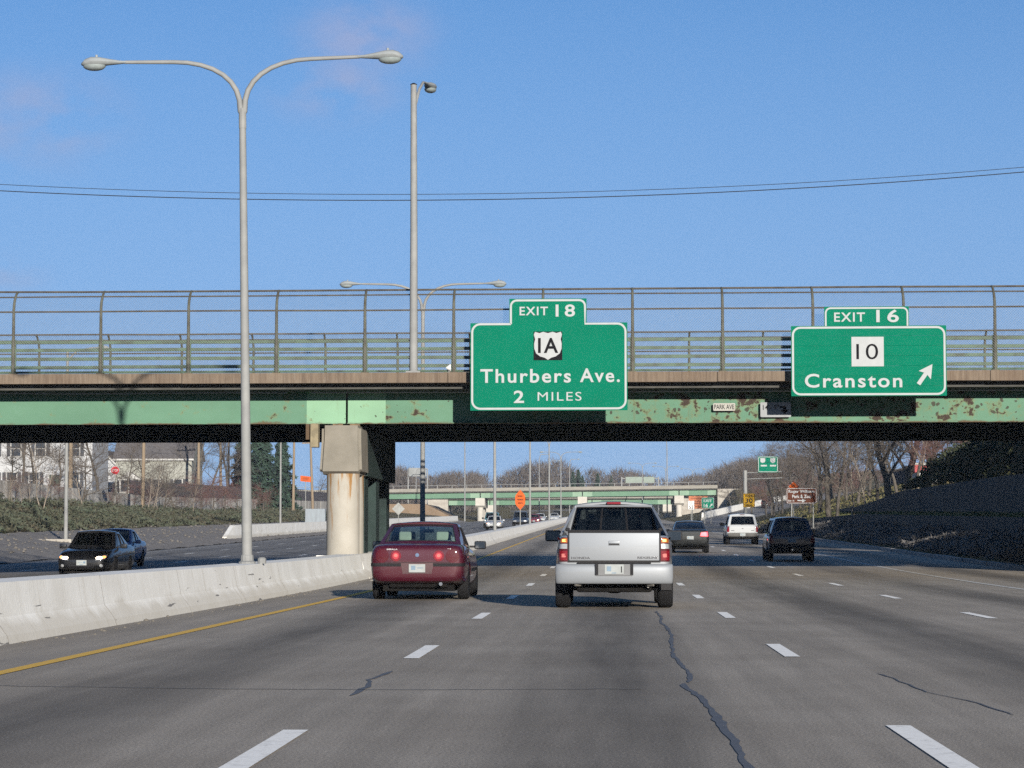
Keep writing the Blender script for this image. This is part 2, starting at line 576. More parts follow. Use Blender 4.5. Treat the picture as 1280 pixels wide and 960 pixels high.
# bituminous crack seals and a paving joint
TAR = M('crack_seal_tar', (.078, .085, .100), (.10, .107, .12), 9, .75, spec=.2)
def crack(pts, w, z=.004):
    rnd = random.Random(int(pts[0][0] * 100))
    P = []
    for (x0, y0), (x1, y1) in zip(pts, pts[1:]):
        k = max(2, int(math.hypot(x1 - x0, y1 - y0) / .22))
        for i in range(k):
            t = i / k
            P.append((x0 + (x1 - x0) * t + rnd.gauss(0, .005), y0 + (y1 - y0) * t))
    mb = MB()
    acc = 0
    for i, (x, y) in enumerate(P):
        acc = acc * .88 + rnd.gauss(0, .007)
        ww = w * .78 * (1 + .35 * math.sin(i * .55) * math.sin(i * .21)) * rnd.uniform(.82, 1.15) * (0.3 if i in (0, len(P) - 1) else 1)
        mb.v += [(x + acc - ww / 2, y, rise(y) + z), (x + acc + ww / 2, y, rise(y) + z)]
        if i: mb.f.append((2 * i - 2, 2 * i - 1, 2 * i + 1, 2 * i))
    mb.build('crack_seal', TAR, road, smooth='all')
crack([(.69, 11.5), (.70, 13), (.72, 14.6), (.69, 16.3), (.68, 17.6), (.66, 19.2), (.60, 20.6)], .066)
crack([(.63, 20.5), (.67, 22.5), (.64, 25), (.70, 28), (.76, 31), (.74, 35), (.77, 41)], .05)
crack([(-1.90, 18.7), (-1.84, 19.8), (-1.92, 20.8), (-1.86, 22.4)], .06)
crack([(2.62, 16.8), (2.58, 18.0), (2.38, 19.3), (2.36, 21.0), (2.30, 22.2)], .024)
mb = MB()
rnd = random.Random(5)
for i in range(36):
    x = -5.0 + i * .15
    y = 19.6 + .25 * math.sin(x * .7) + rnd.gauss(0, .02) - x * .05
    mb.v += [(x, y - .018, .004), (x, y + .018, .004)]
    if i: mb.f.append((2 * i - 2, 2 * i - 1, 2 * i + 1, 2 * i))
mb.build('paving_joint', M('joint_tar', (.125, .12, .113), None, 5, .9), road)

# kerb of granite lengths along the right shoulder
kerb = tag(bpy.data.objects.new('kerb', None), 'granite kerb along the right shoulder', None, kind='structure')
COL.objects.link(kerb)
KM = M('granite_kerb', (.27, .26, .25), (.20, .19, .185), 4, .85, bump=.3, vary=.25)
kme = MB().rbox(-.09, .09, -1.49, 1.49, -.1, .15, .02).mesh('kerb_stone', KM)
for k in range(110):
    y = -25 + 3 * k
    o = link('kerb_stone', kme, kerb, (13.33 + random.gauss(0, .012), y, rise(y) + random.gauss(0, .006)), (slope(y), 0, 0))

# rubble and gravel verge of the southbound side
GRAV = M('gravel', (.175, .16, .145), (.095, .088, .083), 2.6, 1.0, bump=.8, bscale=14)
strip('gravel_verge', -33.2, -26.2, 20, 480, GRAV, lambda x, y: gz(x, y) + .07 + .045 * math.sin(x * 3.1 + y * .9) * math.sin(y * 1.7 - x), None, dy=1.2, nxs=9)
tag(bpy.data.objects['gravel_verge'], 'grey gravel and rubble verge beside the southbound lanes', None, kind='structure')

def lumps(name, pts, mat, label, nsub=1):
    """one mesh of many small irregular stones: nobody could count them"""
    bm = bmesh.new()
    bmesh.ops.create_icosphere(bm, subdivisions=nsub, radius=1)
    bv = [v.co.copy() for v in bm.verts]; bf = [[v.index for v in f.verts] for f in bm.faces]
    bm.free()
    mb = MB()
    for (x, y, z, s) in pts:
        sx, sy, sz = (s * random.uniform(.6, 1.3) for _ in range(3))
        a = random.uniform(0, 6.28); ca, sa = math.cos(a), math.sin(a)
        mb.add([(x + (v.x * ca - v.y * sa) * sx * random.uniform(.8, 1.2), y + (v.x * sa + v.y * ca) * sy, z + v.z * sz * .7) for v in bv], bf)
    return tag(mb.build(name, mat, fix=False), label, None, kind='stuff')

pts = []
for _ in range(1300):
    y = 60 + 190 * random.random() ** 1.3
    x = random.uniform(-33.5, -27.2)
    pts.append((x, y, gz(x, y) + .12, random.choice((.03, .04, .05, .06, .10))))
lumps('verge_rubble', pts, M('rubble_stone', (.125, .116, .105), (.085, .08, .073), 1.5, .95), 'loose pale stones and rubble on the gravel verge')
pts = []
for _ in range(150):
    y = 20 + 60 * random.random(); x = random.choice((-6.45, -6.4, -6.3, -6.2)) + random.gauss(0, .04)
    pts.append((x, y, rise(y) + .005, random.choice((.012, .016, .03))))
lumps('shoulder_grit', pts, M('grit', (.12, .11, .095), None, 3, .95), 'grit and small debris along the foot of the barrier', 1)

# ================================================================== median barrier
def barrier_mat():
    m, n, l, b = new_mat('barrier_concrete')
    tc = n.new('ShaderNodeTexCoord'); oi = n.new('ShaderNodeObjectInfo')
    add = n.new('ShaderNodeVectorMath'); add.operation = 'MULTIPLY_ADD'
    add.inputs[1].default_value = (37, 91, 13)
    l.new(oi.outputs['Random'], add.inputs[0]); l.new(tc.outputs['Object'], add.inputs[2])
    v = add.outputs[0]
    col = mix_node(n, l, ramp_node(n, l, noise_node(n, l, v, 1.1, 6), .35, .7), (.66, .66, .63), (.56, .55, .51))
    streak = ramp_node(n, l, noise_node(n, l, v, 1.0, 6, .7, stretch=(1, 5, .5)), .55, .8)
    col = mix_node(n, l, streak, col, (.47, .445, .385))
    sep = n.new('ShaderNodeSeparateXYZ'); l.new(tc.outputs['Object'], sep.inputs[0])
    ng = noise_node(n, l, v, 1.2, 3)
    ad = n.new('ShaderNodeMath'); ad.operation = 'MULTIPLY_ADD'; ad.inputs[1].default_value = -.35
    l.new(ng, ad.inputs[0]); l.new(sep.outputs[2], ad.inputs[2])
    foot = ramp_node(n, l, ad.outputs[0], -.15, .12, (.55, .55, .55, 1), (0, 0, 0, 1))
    col = mix_node(n, l, foot, col, (.36, .33, .27))
    # tyre and bumper scuffs: short dark slanting dashes
    mp = n.new('ShaderNodeMapping'); mp.inputs['Rotation'].default_value = (R_(28), 0, 0); mp.inputs['Scale'].default_value = (1, .6, 8)
    l.new(v, mp.inputs['Vector'])
    sc = ramp_node(n, l, noise_node(n, l, mp.outputs[0], 1.6, 3, .5), .695, .725)
    col = mix_node(n, l, sc, col, (.13, .125, .12))
    l.new(col, b.inputs['Base Color']); b.inputs['Roughness'].default_value = .9
    l.new(bump_node(n, l, noise_node(n, l, v, 18, 5), .25, .02), b.inputs['Normal'])
    return m
BARM = barrier_mat()
barrier = thing('median_barrier', 'long white concrete median barrier between the two carriageways', 'barrier', (-7.1, 0, 0))
PROF = [(-.60, -.04), (-.56, .09), (-.42, .28), (-.35, .66), (.35, .66), (.42, .28), (.56, .09), (.60, -.04)]
bme = MB()
bm_ = MB().prism(PROF, -3.049, 3.049)
bseg = bm_.mesh('barrier_panel', BARM)
bfill = MB().prism([(a * 1.004, b_ * 1.003) for a, b_ in PROF], -.007, .007).mesh('joint_filler', M('joint_filler', (.16, .15, .135), None, 5, .95))
for k in range(108):
    y = -18 + 6.1 * k
    link('barrier_panel', bseg, barrier, (0, y, rise(y)), (math.atan(slope(y)), 0, 0))
    link('joint_filler', bfill, barrier, (0, y + 3.05, rise(y + 3.05)))

# ================================================================== overpass
OV_Y0, OV_Y1 = 71.6, 85.2
SK = -0.026                                     # the bridge stands slightly askew to the road
def oy(x, y): return y + SK * x

def girder_mat(name, c, rust=.5):
    m, n, l, b = new_mat(name)
    tc = n.new('ShaderNodeTexCoord')
    col = mix_node(n, l, ramp_node(n, l, noise_node(n, l, tc.outputs['Object'], .5, 5, stretch=(1, 1, 2)), .35, .65), c, tuple(v * .86 for v in c))
    sep = n.new('ShaderNodeSeparateXYZ'); l.new(tc.outputs['Object'], sep.inputs[0])
    # rust blooms, commoner towards the right-hand span and along the lower edge
    big = noise_node(n, l, tc.outputs['Object'], .16, 2)
    vor = n.new('ShaderNodeTexVoronoi'); vor.inputs['Scale'].default_value = 3.0
    wob = n.new('ShaderNodeVectorMath'); wob.operation = 'MULTIPLY_ADD'; wob.inputs[1].default_value = (.22, .22, .22)
    nn = n.new('ShaderNodeTexNoise'); nn.inputs['Scale'].default_value = 4; l.new(tc.outputs['Object'], nn.inputs['Vector'])
    l.new(nn.outputs[1], wob.inputs[0]); l.new(tc.outputs['Object'], wob.inputs[2])
    l.new(wob.outputs[0], vor.inputs['Vector'])
    sizev = ramp_node(n, l, vor.outputs['Color'], .2, .95, (-.12, 0, 0, 1), (.32, 0, 0, 1))
    spots = n.new('ShaderNodeMath'); spots.operation = 'SUBTRACT'
    sx = n.new('ShaderNodeSeparateColor'); l.new(vor.outputs['Color'], sx.inputs[0])
    mr = n.new('ShaderNodeMapRange'); mr.inputs[1].default_value = 0.30; mr.inputs[2].default_value = 1.0; mr.inputs[3].default_value = -.12; mr.inputs[4].default_value = .56 * rust * 2
    l.new(sx.outputs[0], mr.inputs[0])
    lr = n.new('ShaderNodeMapRange'); lr.inputs[1].default_value = -12; lr.inputs[2].default_value = 2; lr.inputs[3].default_value = .10; lr.inputs[4].default_value = 1.25
    l.new(sep.outputs[0], lr.inputs[0])
    mm = n.new('ShaderNodeMath'); mm.operation = 'MULTIPLY'; l.new(mr.outputs[0], mm.inputs[0]); l.new(lr.outputs[0], mm.inputs[1])
    l.new(mm.outputs[0], spots.inputs[0]); l.new(vor.outputs['Distance'], spots.inputs[1])
    rn = noise_node(n, l, tc.outputs['Object'], 2.3, 9, .66, stretch=(1, 1, 1.25))
    rb_ = n.new('ShaderNodeMath'); rb_.operation = 'MULTIPLY_ADD'; rb_.inputs[1].default_value = .085 * (1.0 if rust > .4 else .3)
    l.new(lr.outputs[0], rb_.inputs[0]); l.new(rn, rb_.inputs[2])
    rb2 = n.new('ShaderNodeMath'); rb2.operation = 'MULTIPLY_ADD'; rb2.inputs[1].default_value = .14
    l.new(noise_node(n, l, tc.outputs['Object'], .35, 2), rb2.inputs[0]); l.new(rb_.outputs[0], rb2.inputs[2])
    sp = ramp_node(n, l, rb2.outputs[0], .738, .77)
    halo = ramp_node(n, l, rb2.outputs[0], .68, .765, (0, 0, 0, 1), (.6, .6, .6, 1))
    edge = n.new('ShaderNodeMath'); edge.operation = 'MULTIPLY_ADD'; edge.inputs[1].default_value = -.34
    l.new(noise_node(n, l, tc.outputs['Object'], 1.1, 5, .7), edge.inputs[0]); l.new(sep.outputs[2], edge.inputs[2])
    sh_ = n.new('ShaderNodeMath'); sh_.operation = 'SUBTRACT'; sh_.inputs[1].default_value = 4.0; l.new(edge.outputs[0], sh_.inputs[0])
    ed = ramp_node(n, l, sh_.outputs[0], .20, .27, (1, 1, 1, 1), (0, 0, 0, 1))
    vor2 = n.new('ShaderNodeTexVoronoi'); vor2.inputs['Scale'].default_value = 8.5; l.new(wob.outputs[0], vor2.inputs['Vector'])
    s2 = n.new('ShaderNodeSeparateColor'); l.new(vor2.outputs['Color'], s2.inputs[0])
    m2 = n.new('ShaderNodeMapRange'); m2.inputs[1].default_value = .35; m2.inputs[2].default_value = 1.0; m2.inputs[3].default_value = -.10; m2.inputs[4].default_value = .42
    l.new(s2.outputs[0], m2.inputs[0])
    mm2 = n.new('ShaderNodeMath'); mm2.operation = 'MULTIPLY'; l.new(m2.outputs[0], mm2.inputs[0]); l.new(lr.outputs[0], mm2.inputs[1])
    d2 = n.new('ShaderNodeMath'); d2.operation = 'SUBTRACT'; l.new(mm2.outputs[0], d2.inputs[0]); l.new(vor2.outputs['Distance'], d2.inputs[1])
    sp2 = ramp_node(n, l, d2.outputs[0], -.04, .05, (0, 0, 0, 1), (.85, .85, .85, 1))
    runs = ramp_node(n, l, noise_node(n, l, tc.outputs['Object'], 1.0, 5, .7, stretch=(7, 7, .5)), .58, .74, (0, 0, 0, 1), (.5, .5, .5, 1))
    rl = n.new('ShaderNodeMath'); rl.operation = 'MULTIPLY'; l.new(runs, rl.inputs[0]); l.new(lr.outputs[0], rl.inputs[1])
    rustc = mix_node(n, l, noise_node(n, l, tc.outputs['Object'], 14, 4), (.045, .032, .024), (.022, .017, .015))
    col = mix_node(n, l, halo, col, (.14, .13, .055))
    col = mix_node(n, l, rl.outputs[0], col, (.10, .095, .05))
    col = mix_node(n, l, sp2, col, rustc)
    col = mix_node(n, l, sp, col, rustc)
    col = mix_node(n, l, ed, col, (.075, .05, .03))
    l.new(col, b.inputs['Base Color']); b.inputs['Roughness'].default_value = .8; b.inputs['Specular IOR Level'].default_value = .15
    l.new(bump_node(n, l, noise_node(n, l, tc.outputs['Object'], 20, 4), .15, .01), b.inputs['Normal'])
    return m
GREEN = girder_mat('girder_green', (.085, .172, .118))
GREENF = girder_mat('girder_fresh_green', (.17, .30, .20), .25)
DARKG = M('girder_shade_green', (.028, .044, .042), (.018, .026, .026), 1.2, .95, spec=.05)  # inner girders: shade under the deck put into a darker green

def coping_mat():
    m, n, l, b = new_mat('coping_concrete')
    tc = n.new('ShaderNodeTexCoord')
    col = mix_node(n, l, ramp_node(n, l, noise_node(n, l, tc.outputs['Object'], .8, 6), .3, .7), (.145, .115, .085), (.105, .075, .052))
    st = ramp_node(n, l, noise_node(n, l, tc.outputs['Object'], 1.0, 5, .8, stretch=(11, 1, .7)), .42, .75)
    col = mix_node(n, l, st, col, (.06, .042, .03))
    st2 = ramp_node(n, l, noise_node(n, l, tc.outputs['Object'], 1.0, 5, .8, stretch=(7, 1, .4)), .60, .78)
    col = mix_node(n, l, st2, col, (.22, .20, .165))
    l.new(col, b.inputs['Base Color']); b.inputs['Roughness'].default_value = .95
    l.new(bump_node(n, l, noise_node(n, l, tc.outputs['Object'], 22, 4), .3, .02), b.inputs['Normal'])
    return m
COPE = coping_mat()

over = thing('overpass', 'green steel girder road bridge crossing the whole highway in front', 'bridge', (0, 0, 0))
XL, XR, XP = -31.0, 16.2, -7.35                 # abutments and the pier line
def skewbox(mb, x0, x1, y0, y1, z0, z1):
    v = [(x, oy(x, y), z) for z in (z0, z1) for y in (y0, y1) for x in (x0, x1)]
    return mb.add(v, [(0, 2, 3, 1), (4, 5, 7, 6), (0, 1, 5, 4), (2, 6, 7, 3), (0, 4, 6, 2), (1, 3, 7, 5)])

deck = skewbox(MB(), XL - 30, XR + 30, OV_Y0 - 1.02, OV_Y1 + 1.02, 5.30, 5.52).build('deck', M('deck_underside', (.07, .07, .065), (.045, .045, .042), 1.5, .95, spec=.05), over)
roadtop = skewbox(MB(), XL - 30, XR + 30, OV_Y0 - .3, OV_Y1 + .3, 5.522, 5.60).build('deck_road', M('deck_asphalt', (.12, .12, .12), None, 3, .9), over)
# coping in cast lengths with joints
for yc, side in ((OV_Y0 - 1.22, -1), (OV_Y1 + 1.22, 1)):
    x = XL - 3.0
    while x < XR + 9:
        w = 7.4
        skewbox(MB(), x + .008, x + w - .008, yc - .22, yc + .22, 5.45 + random.uniform(-.004, .004), 5.73).build('coping_length', COPE, over)
        x += w
# girders: one fascia each side and five inner lines, broken at the pier
def girder(mb, x0, x1, y, z0, z1, fl=.32, th=.03):
    skewbox(mb, x0, x1, y - .012, y + .012, z0 + th, z1 - th)
    skewbox(mb, x0, x1, y - fl / 2, y + fl / 2, z0, z0 + th)
    skewbox(mb, x0, x1, y - fl / 2, y + fl / 2, z1 - th, z1)
    return mb
ZG0, ZG1 = 4.38, 5.30
for i in range(7):
    y = OV_Y0 + .1 + i * (OV_Y1 - OV_Y0 - .2) / 6
    for x0, x1 in ((XL, XP - .03), (XP + .03, XR)):
        if i == 0 and x0 == XL:
            girder(MB(), x0, XP - 1.14, y, ZG0, ZG1).build('girder', GREEN, over)
            girder(MB(), XP - 1.14, x1, y - .002, ZG0, ZG1).build('girder', GREENF, over)
        elif i == 0:
            girder(MB(), x0, XP + 1.10, y - .002, ZG0, ZG1).build('girder', GREENF, over)
            girder(MB(), XP + 1.10, x1, y, ZG0, ZG1).build('girder', GREEN, over)
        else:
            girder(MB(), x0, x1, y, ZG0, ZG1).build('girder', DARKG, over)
mb = MB()
for x in frange(XL + 3, XR, 5.9):
    for i in range(6):
        y = OV_Y0 + .1 + i * (OV_Y1 - OV_Y0 - .2) / 6
        skewbox(mb, x, x + .05, y + .03, y + (OV_Y1 - OV_Y0 - .2) / 6 - .03, ZG0 + .25, ZG1 - .1)
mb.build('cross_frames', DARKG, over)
# conduit slung below the coping
mb = MB().tube([(x, oy(x, OV_Y0 - .45), 5.24 + .01 * math.sin(x)) for x in frange(-18, -8.7, 1.5)], .022, 6)
mb.build('conduit', M('conduit_grey', (.25, .26, .25), None, 4, .6), over)
mb = MB().tube([(x, oy(x, OV_Y0 - .45), 5.24) for x in frange(-8.3, 16, 1.5)], .022, 6)
mb.build('conduit', MATS['conduit_grey'], over)

# pier: round columns under a cap beam with a rounded, splayed nose
def rust_column():
    m, n, l, b = new_mat('column_rusted_concrete')
    tc = n.new('ShaderNodeTexCoord')
    col = mix_node(n, l, ramp_node(n, l, noise_node(n, l, tc.outputs['Object'], 1.4, 5), .35, .65), (.29, .275, .24), (.245, .23, .195))
    sep = n.new('ShaderNodeSeparateXYZ'); l.new(tc.outputs['Object'], sep.inputs[0])
    st = noise_node(n, l, tc.outputs['Object'], 1.0, 6, .7, stretch=(5.5, 5.5, .45))
    hz = n.new('ShaderNodeMapRange'); hz.inputs[1].default_value = 1.0; hz.inputs[2].default_value = 3.1; hz.inputs[3].default_value = -.16; hz.inputs[4].default_value = .10
    l.new(sep.outputs[2], hz.inputs[0])
    ad = n.new('ShaderNodeMath'); ad.operation = 'ADD'; l.new(st, ad.inputs[0]); l.new(hz.outputs[0], ad.inputs[1])
    r = ramp_node(n, l, ad.outputs[0], .49, .60)
    col = mix_node(n, l, r, col, (.20, .105, .03))
    r2 = ramp_node(n, l, ad.outputs[0], .62, .72)
    col = mix_node(n, l, r2, col, (.08, .04, .018))
    l.new(col, b.inputs['Base Color']); b.inputs['Roughness'].default_value = .9
    l.new(bump_node(n, l, noise_node(n, l, tc.outputs['Object'], 16, 4), .2, .02), b.inputs['Normal'])
    return m
COLM = rust_column()
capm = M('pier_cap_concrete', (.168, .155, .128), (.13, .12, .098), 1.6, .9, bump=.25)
ytop0, ybot0 = OV_Y0 - .92, OV_Y0 - 1.02
prof = [(ytop0, 4.30), (ytop0 - .04, 3.9), (ybot0 - .08, 3.02), (ybot0 + .1, 2.93), (72.5, 2.93), (72.6, 3.0), (72.6, 4.30)]
mb = MB()
bm = bmesh.new()
hw = .59
vs = [[bm.verts.new((XP - .05 + sx * hw * (1.0 if z < 3.5 else .93), oy(XP, y), z)) for y, z in prof] for sx in (-1, 1)]
np_ = len(prof)
bm.faces.new(vs[0]); bm.faces.new(vs[1][::-1])
for i in range(np_):
    bm.faces.new((vs[0][i], vs[0][(i + 1) % np_], vs[1][(i + 1) % np_], vs[1][i]))
bmesh.ops.recalc_face_normals(bm, faces=bm.faces)
bmesh.ops.bevel(bm, geom=[e for e in bm.edges if abs(e.verts[0].co.x - e.verts[1].co.x) < .1], offset=.09, segments=3, affect='EDGES')
me = bpy.data.meshes.new('pier_cap'); bm.to_mesh(me); bm.free()
me.materials.append(capm)
pier_cap = link('pier_cap', me, over)
MB().box(XP - .5, XP + .5, 72.85, 82.4, 2.94, 4.28).build('shade_green_cap_beam', DARKG, pier_cap)  # rear cap beam is guessed, in the same shade-darkened green
for y in (70.75, 71.95):
    MB().lathe([(.46, .3), (.46, 2.95)], 28, at=(XP, oy(XP, y), 0)).build('column', COLM, pier_cap, smooth=50)
for y in (73.6, 77.2, 80.8):                    # guessed box columns and plates behind, shade put into their green
    MB().rbox(XP - .40, XP + .40, y - .55, y + .55, .3, 2.93, .03).build('shade_green_column', DARKG, pier_cap)
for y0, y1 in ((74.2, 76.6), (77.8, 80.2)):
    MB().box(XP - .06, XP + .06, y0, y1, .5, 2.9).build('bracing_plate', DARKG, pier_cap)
# plinth that swallows the barrier at the pier
MB().prism([(XP - .78, 0), (XP - .70, .28), (XP - .62, .70), (XP + .60, .675), (XP + .70, .28), (XP + .84, .09), (XP + .87, 0)], 69.9, 82.6).build('pier_plinth', BARM, pier_cap)
for i in range(7):                              # bearings and a rusted gap above the cap
    y = OV_Y0 + .1 + i * (OV_Y1 - OV_Y0 - .2) / 6
    if y > OV_Y1 - 3.2: continue
    for s in (-.24, .24):
        MB().box(XP + s - .14, XP + s + .14, oy(XP, y) - .14, oy(XP, y) + .14, 4.302, 4.378).build('bearing', M('bearing_rust', (.16, .11, .06), (.07, .05, .035), 6, .9), pier_cap)
# drain box and pipe bracket on the left of the cap
MB().rbox(XP - .88, XP - .66, 70.55, 70.95, 3.68, 4.34, .02).build('drain_box', M('drain_concrete', (.22, .185, .115), (.13, .11, .07), 5, .9, bump=.5), pier_cap)
MB().box(XP - 1.02, XP - .92, 70.7, 70.8, 3.9, 4.33).build('drain_bracket', GREENF, pier_cap)
# abutments, out of sight at both ends
for x0, x1 in ((XL - 1.2, XL), (XR, XR + 1.2)):
    skewbox(MB(), x0, x1, OV_Y0 - .9, OV_Y1 + .9, -.6, 4.36).build('abutment', CONC, over)

# ================================================================== railing and fence on the bridge
RAILG = M('rail_green', (.080, .130, .092), (.045, .055, .040), 2.4, .8, stretch=(1, 1, 2), p=(.42, .7))
POSTB = M('post_brown', (.088, .092, .074), (.05, .047, .038), 3, .9, spec=.1)
RAILB = M('rail_brown', (.07, .06, .045), (.035, .03, .025), 3, .8)
MESHM = M('chain_link', (.15, .15, .14), None, 3, .6, .3)

def fence(y0, sgn, x_first, spacing, nposts, label, full):
    """posts curve over the pavement at the top; sgn=+1 curves towards +y"""
    t = thing('bridge_fence', label, 'fence', (0, 0, 0))
    zb = 5.73
    xs = [x_first + spacing * k for k in range(nposts)]
    def py(z):                                  # curve of the posts
        return y0 + sgn * (0.0 if z < 7.55 else (z - 7.55) ** 2 * 1.5)
    for x in xs:
        pts = [(x, oy(x, py(z)), z) for z in (zb, 6.6, 7.2, 7.55, 7.75, 7.9, 8.0, 8.06)]
        pts.append((x, oy(x, py(8.06) + sgn * .12), 8.09))
        p = MB().tube(pts, [.048, .046, .042, .04, .038, .036, .034, .034, .034], 8).build('post', POSTB, t, smooth=50)
        MB().box(x - .1, x + .1, oy(x, y0) - .1, oy(x, y0) + .1, zb - .003, zb + .03).build('base_plate', POSTB, p)
        if full:
            MB().rbox(x - .07, x + .07, oy(x, y0) + sgn * .05 - .03, oy(x, y0) + sgn * .05 + .03, zb + .02, zb + .98, .015).build('rail_post', RAILG, p)
    xa, xb = xs[0] - .6, xs[-1] + .6
    for z, r in ((8.09, .03), (7.92, .022), (7.48, .026)):
        MB().tube([(x, oy(x, py(min(z, 8.06)) + (sgn * .12 if z > 8.06 else 0)), z + random.uniform(-.008, .008)) for x in frange(xa, xb, spacing)], r, 6).build('fence_rail', RAILB, t, smooth=50)
    for z in (6.63, 6.41, 6.17, 5.93):
        for x in xs[:-1]:                       # box rails run between the posts
            mb = MB()
            dz = random.uniform(-.008, .008)
            v = [(xx, oy(xx, y0) + sgn * (.10 + q), z + dz + w) for xx in (x - .02, x + spacing - .05) for q, w in ((-.045, -.045), (.045, -.045), (.045, .045), (-.045, .045))]
            mb.add(v, [(0, 1, 2, 3), (7, 6, 5, 4), (0, 4, 5, 1), (1, 5, 6, 2), (2, 6, 7, 3), (3, 7, 4, 0)])
            mb.build('railing_bar', RAILG, t)
    MB().tube([(xa, oy(xa, y0) + sgn * .1, 5.79), (xb, oy(xb, y0) + sgn * .1, 5.79)], .035, 6).build('toe_rail', RAILG, t)
    # chain link: two sets of slanting wires that follow the curve
    mb = MB()
    H = 2.3; step = .072; r = .0026
    def wp(x, s):
        z = 5.80 + s
        return (x, oy(x, py(min(z, 8.06)) - sgn * .045 + (sgn * .1 if z > 8.04 else 0)), min(z, 8.09))
    x = xa
    while x + H < xb:
        for sl in (1, -1):
            P = []
            for s in (0, 1.75, 2.05, 2.3):
                xx = x + s if sl > 0 else x + H - s
                P.append(wp(xx, s))
            mb.tube(P, r, 3, cap=False)
        x += step
    tag(mb.build('chain_link_mesh', MESHM, t, fix=False), kind='stuff')
    return t
near_x = at(12, 470, OV_Y0 - 1.2).x
fence(OV_Y0 - 1.22, 1, near_x - 2.47 * 4, 2.47, 22, 'tall chain link fence with curved posts along the near bridge edge', True)
far_x = at(45, 430, OV_Y1 + 1.2).x
fence(OV_Y1 + 1.22, -1, far_x - 2.47 * 3, 2.47, 22, 'chain link fence with curved posts along the far bridge edge', False)

# ================================================================== guide signs hung on the bridge
def sign_green():
    m, n, l, b = new_mat('sign_green')
    tc = n.new('ShaderNodeTexCoord')
    col = mix_node(n, l, ramp_node(n, l, noise_node(n, l, tc.outputs['Object'], 1.2, 5), .3, .7), (.0015, .118, .070), (.0015, .104, .061))
    sp = ramp_node(n, l, noise_node(n, l, tc.outputs['Object'], 26, 2), .72, .76)
    col = mix_node(n, l, sp, col, (.05, .17, .11))
    l.new(col, b.inputs['Base Color']); b.inputs['Roughness'].default_value = .8; b.inputs['Specular IOR Level'].default_value = .05
    return m
SGREEN = sign_green()
SWHITE = M('sign_white', (.30, .315, .32), (.275, .29, .295), 5, .8, spec=.08)
SBLACK = M('sign_black', (.010, .010, .012), None, 5, .9, spec=.03)
SBACK = M('sign_aluminium', (.35, .36, .36), (.28, .29, .29), 2, .45, .6)

def rrect(x0, x1, z0, z1, r, n=6, corners=(1, 1, 1, 1)):
    """rounded rectangle, corners bl br tr tl"""
    P = []
    for k, (cx, cz, a0) in enumerate(((x0 + r, z0 + r, 180), (x1 - r, z0 + r, 270), (x1 - r, z1 - r, 0), (x0 + r, z1 - r, 90))):
        if corners[k]:
            for i in range(n + 1):
                a = R_(a0 + 90 * i / n)
                P.append((cx + r * math.cos(a), cz + r * math.sin(a)))
        else:
            P.append((x0 if k in (0, 3) else x1, z0 if k < 2 else z1))
    return P

def ribbon(mb, path, w, y0, y1, closed=False):
    """flat band along a path in the x-z plane"""
    n = len(path)
    L, Rr = [], []
    for i in range(n):
        a = path[i - 1] if (i or closed) else path[i]
        c = path[(i + 1) % n] if (i < n - 1 or closed) else path[i]
        dx, dz = c[0] - a[0], c[1] - a[1]
        d = math.hypot(dx, dz) or 1
        nx_, nz_ = -dz / d, dx / d
        L.append((path[i][0] + nx_ * w / 2, path[i][1] + nz_ * w / 2))
        Rr.append((path[i][0] - nx_ * w / 2, path[i][1] - nz_ * w / 2))
    for i in range(n if closed else n - 1):
        j = (i + 1) % n
        q = [L[i], L[j], Rr[j], Rr[i]]
        mb.prism(q, y0, y1)
    return mb

SHIELD = [(-.46, .5), (-.30, .455), (-.17, .5), (0, .455), (.17, .5), (.30, .455), (.46, .5), (.5, .40), (.455, .24), (.49, .08), (.485, -.10), (.42, -.27), (.27, -.38), (.12, -.42), (0, -.5),
          (-.12, -.42), (-.27, -.38), (-.42, -.27), (-.485, -.10), (-.49, .08), (-.455, .24), (-.5, .40)]
TH = .03

def hang_sign(label, Y, pc, pb, build):
    """sign plane at distance Y; pc, pb: photo column of its middle and row of its foot"""
    o = at(pc, pb, Y)
    k = Y / FPX
    t = thing('guide_sign', label, 'road sign', o, math.atan(SK))
    build(t, lambda px: (px - pc) * k, lambda py: (pb - py) * k)
    return t

def words(t, L, fx, fz, mat=None, bold=.012, y=-.014):
    for s, x0, x1, y0, y1 in L:
        text_part('lettering', s, fx(x1) - fx(x0), fz(y0) - fz(y1), (fx(x0) + fx(x1)) / 2, (fz(y0) + fz(y1)) / 2, y, mat or SWHITE, t, .004, .0 if s == 'MILES' else .018, 1.18)

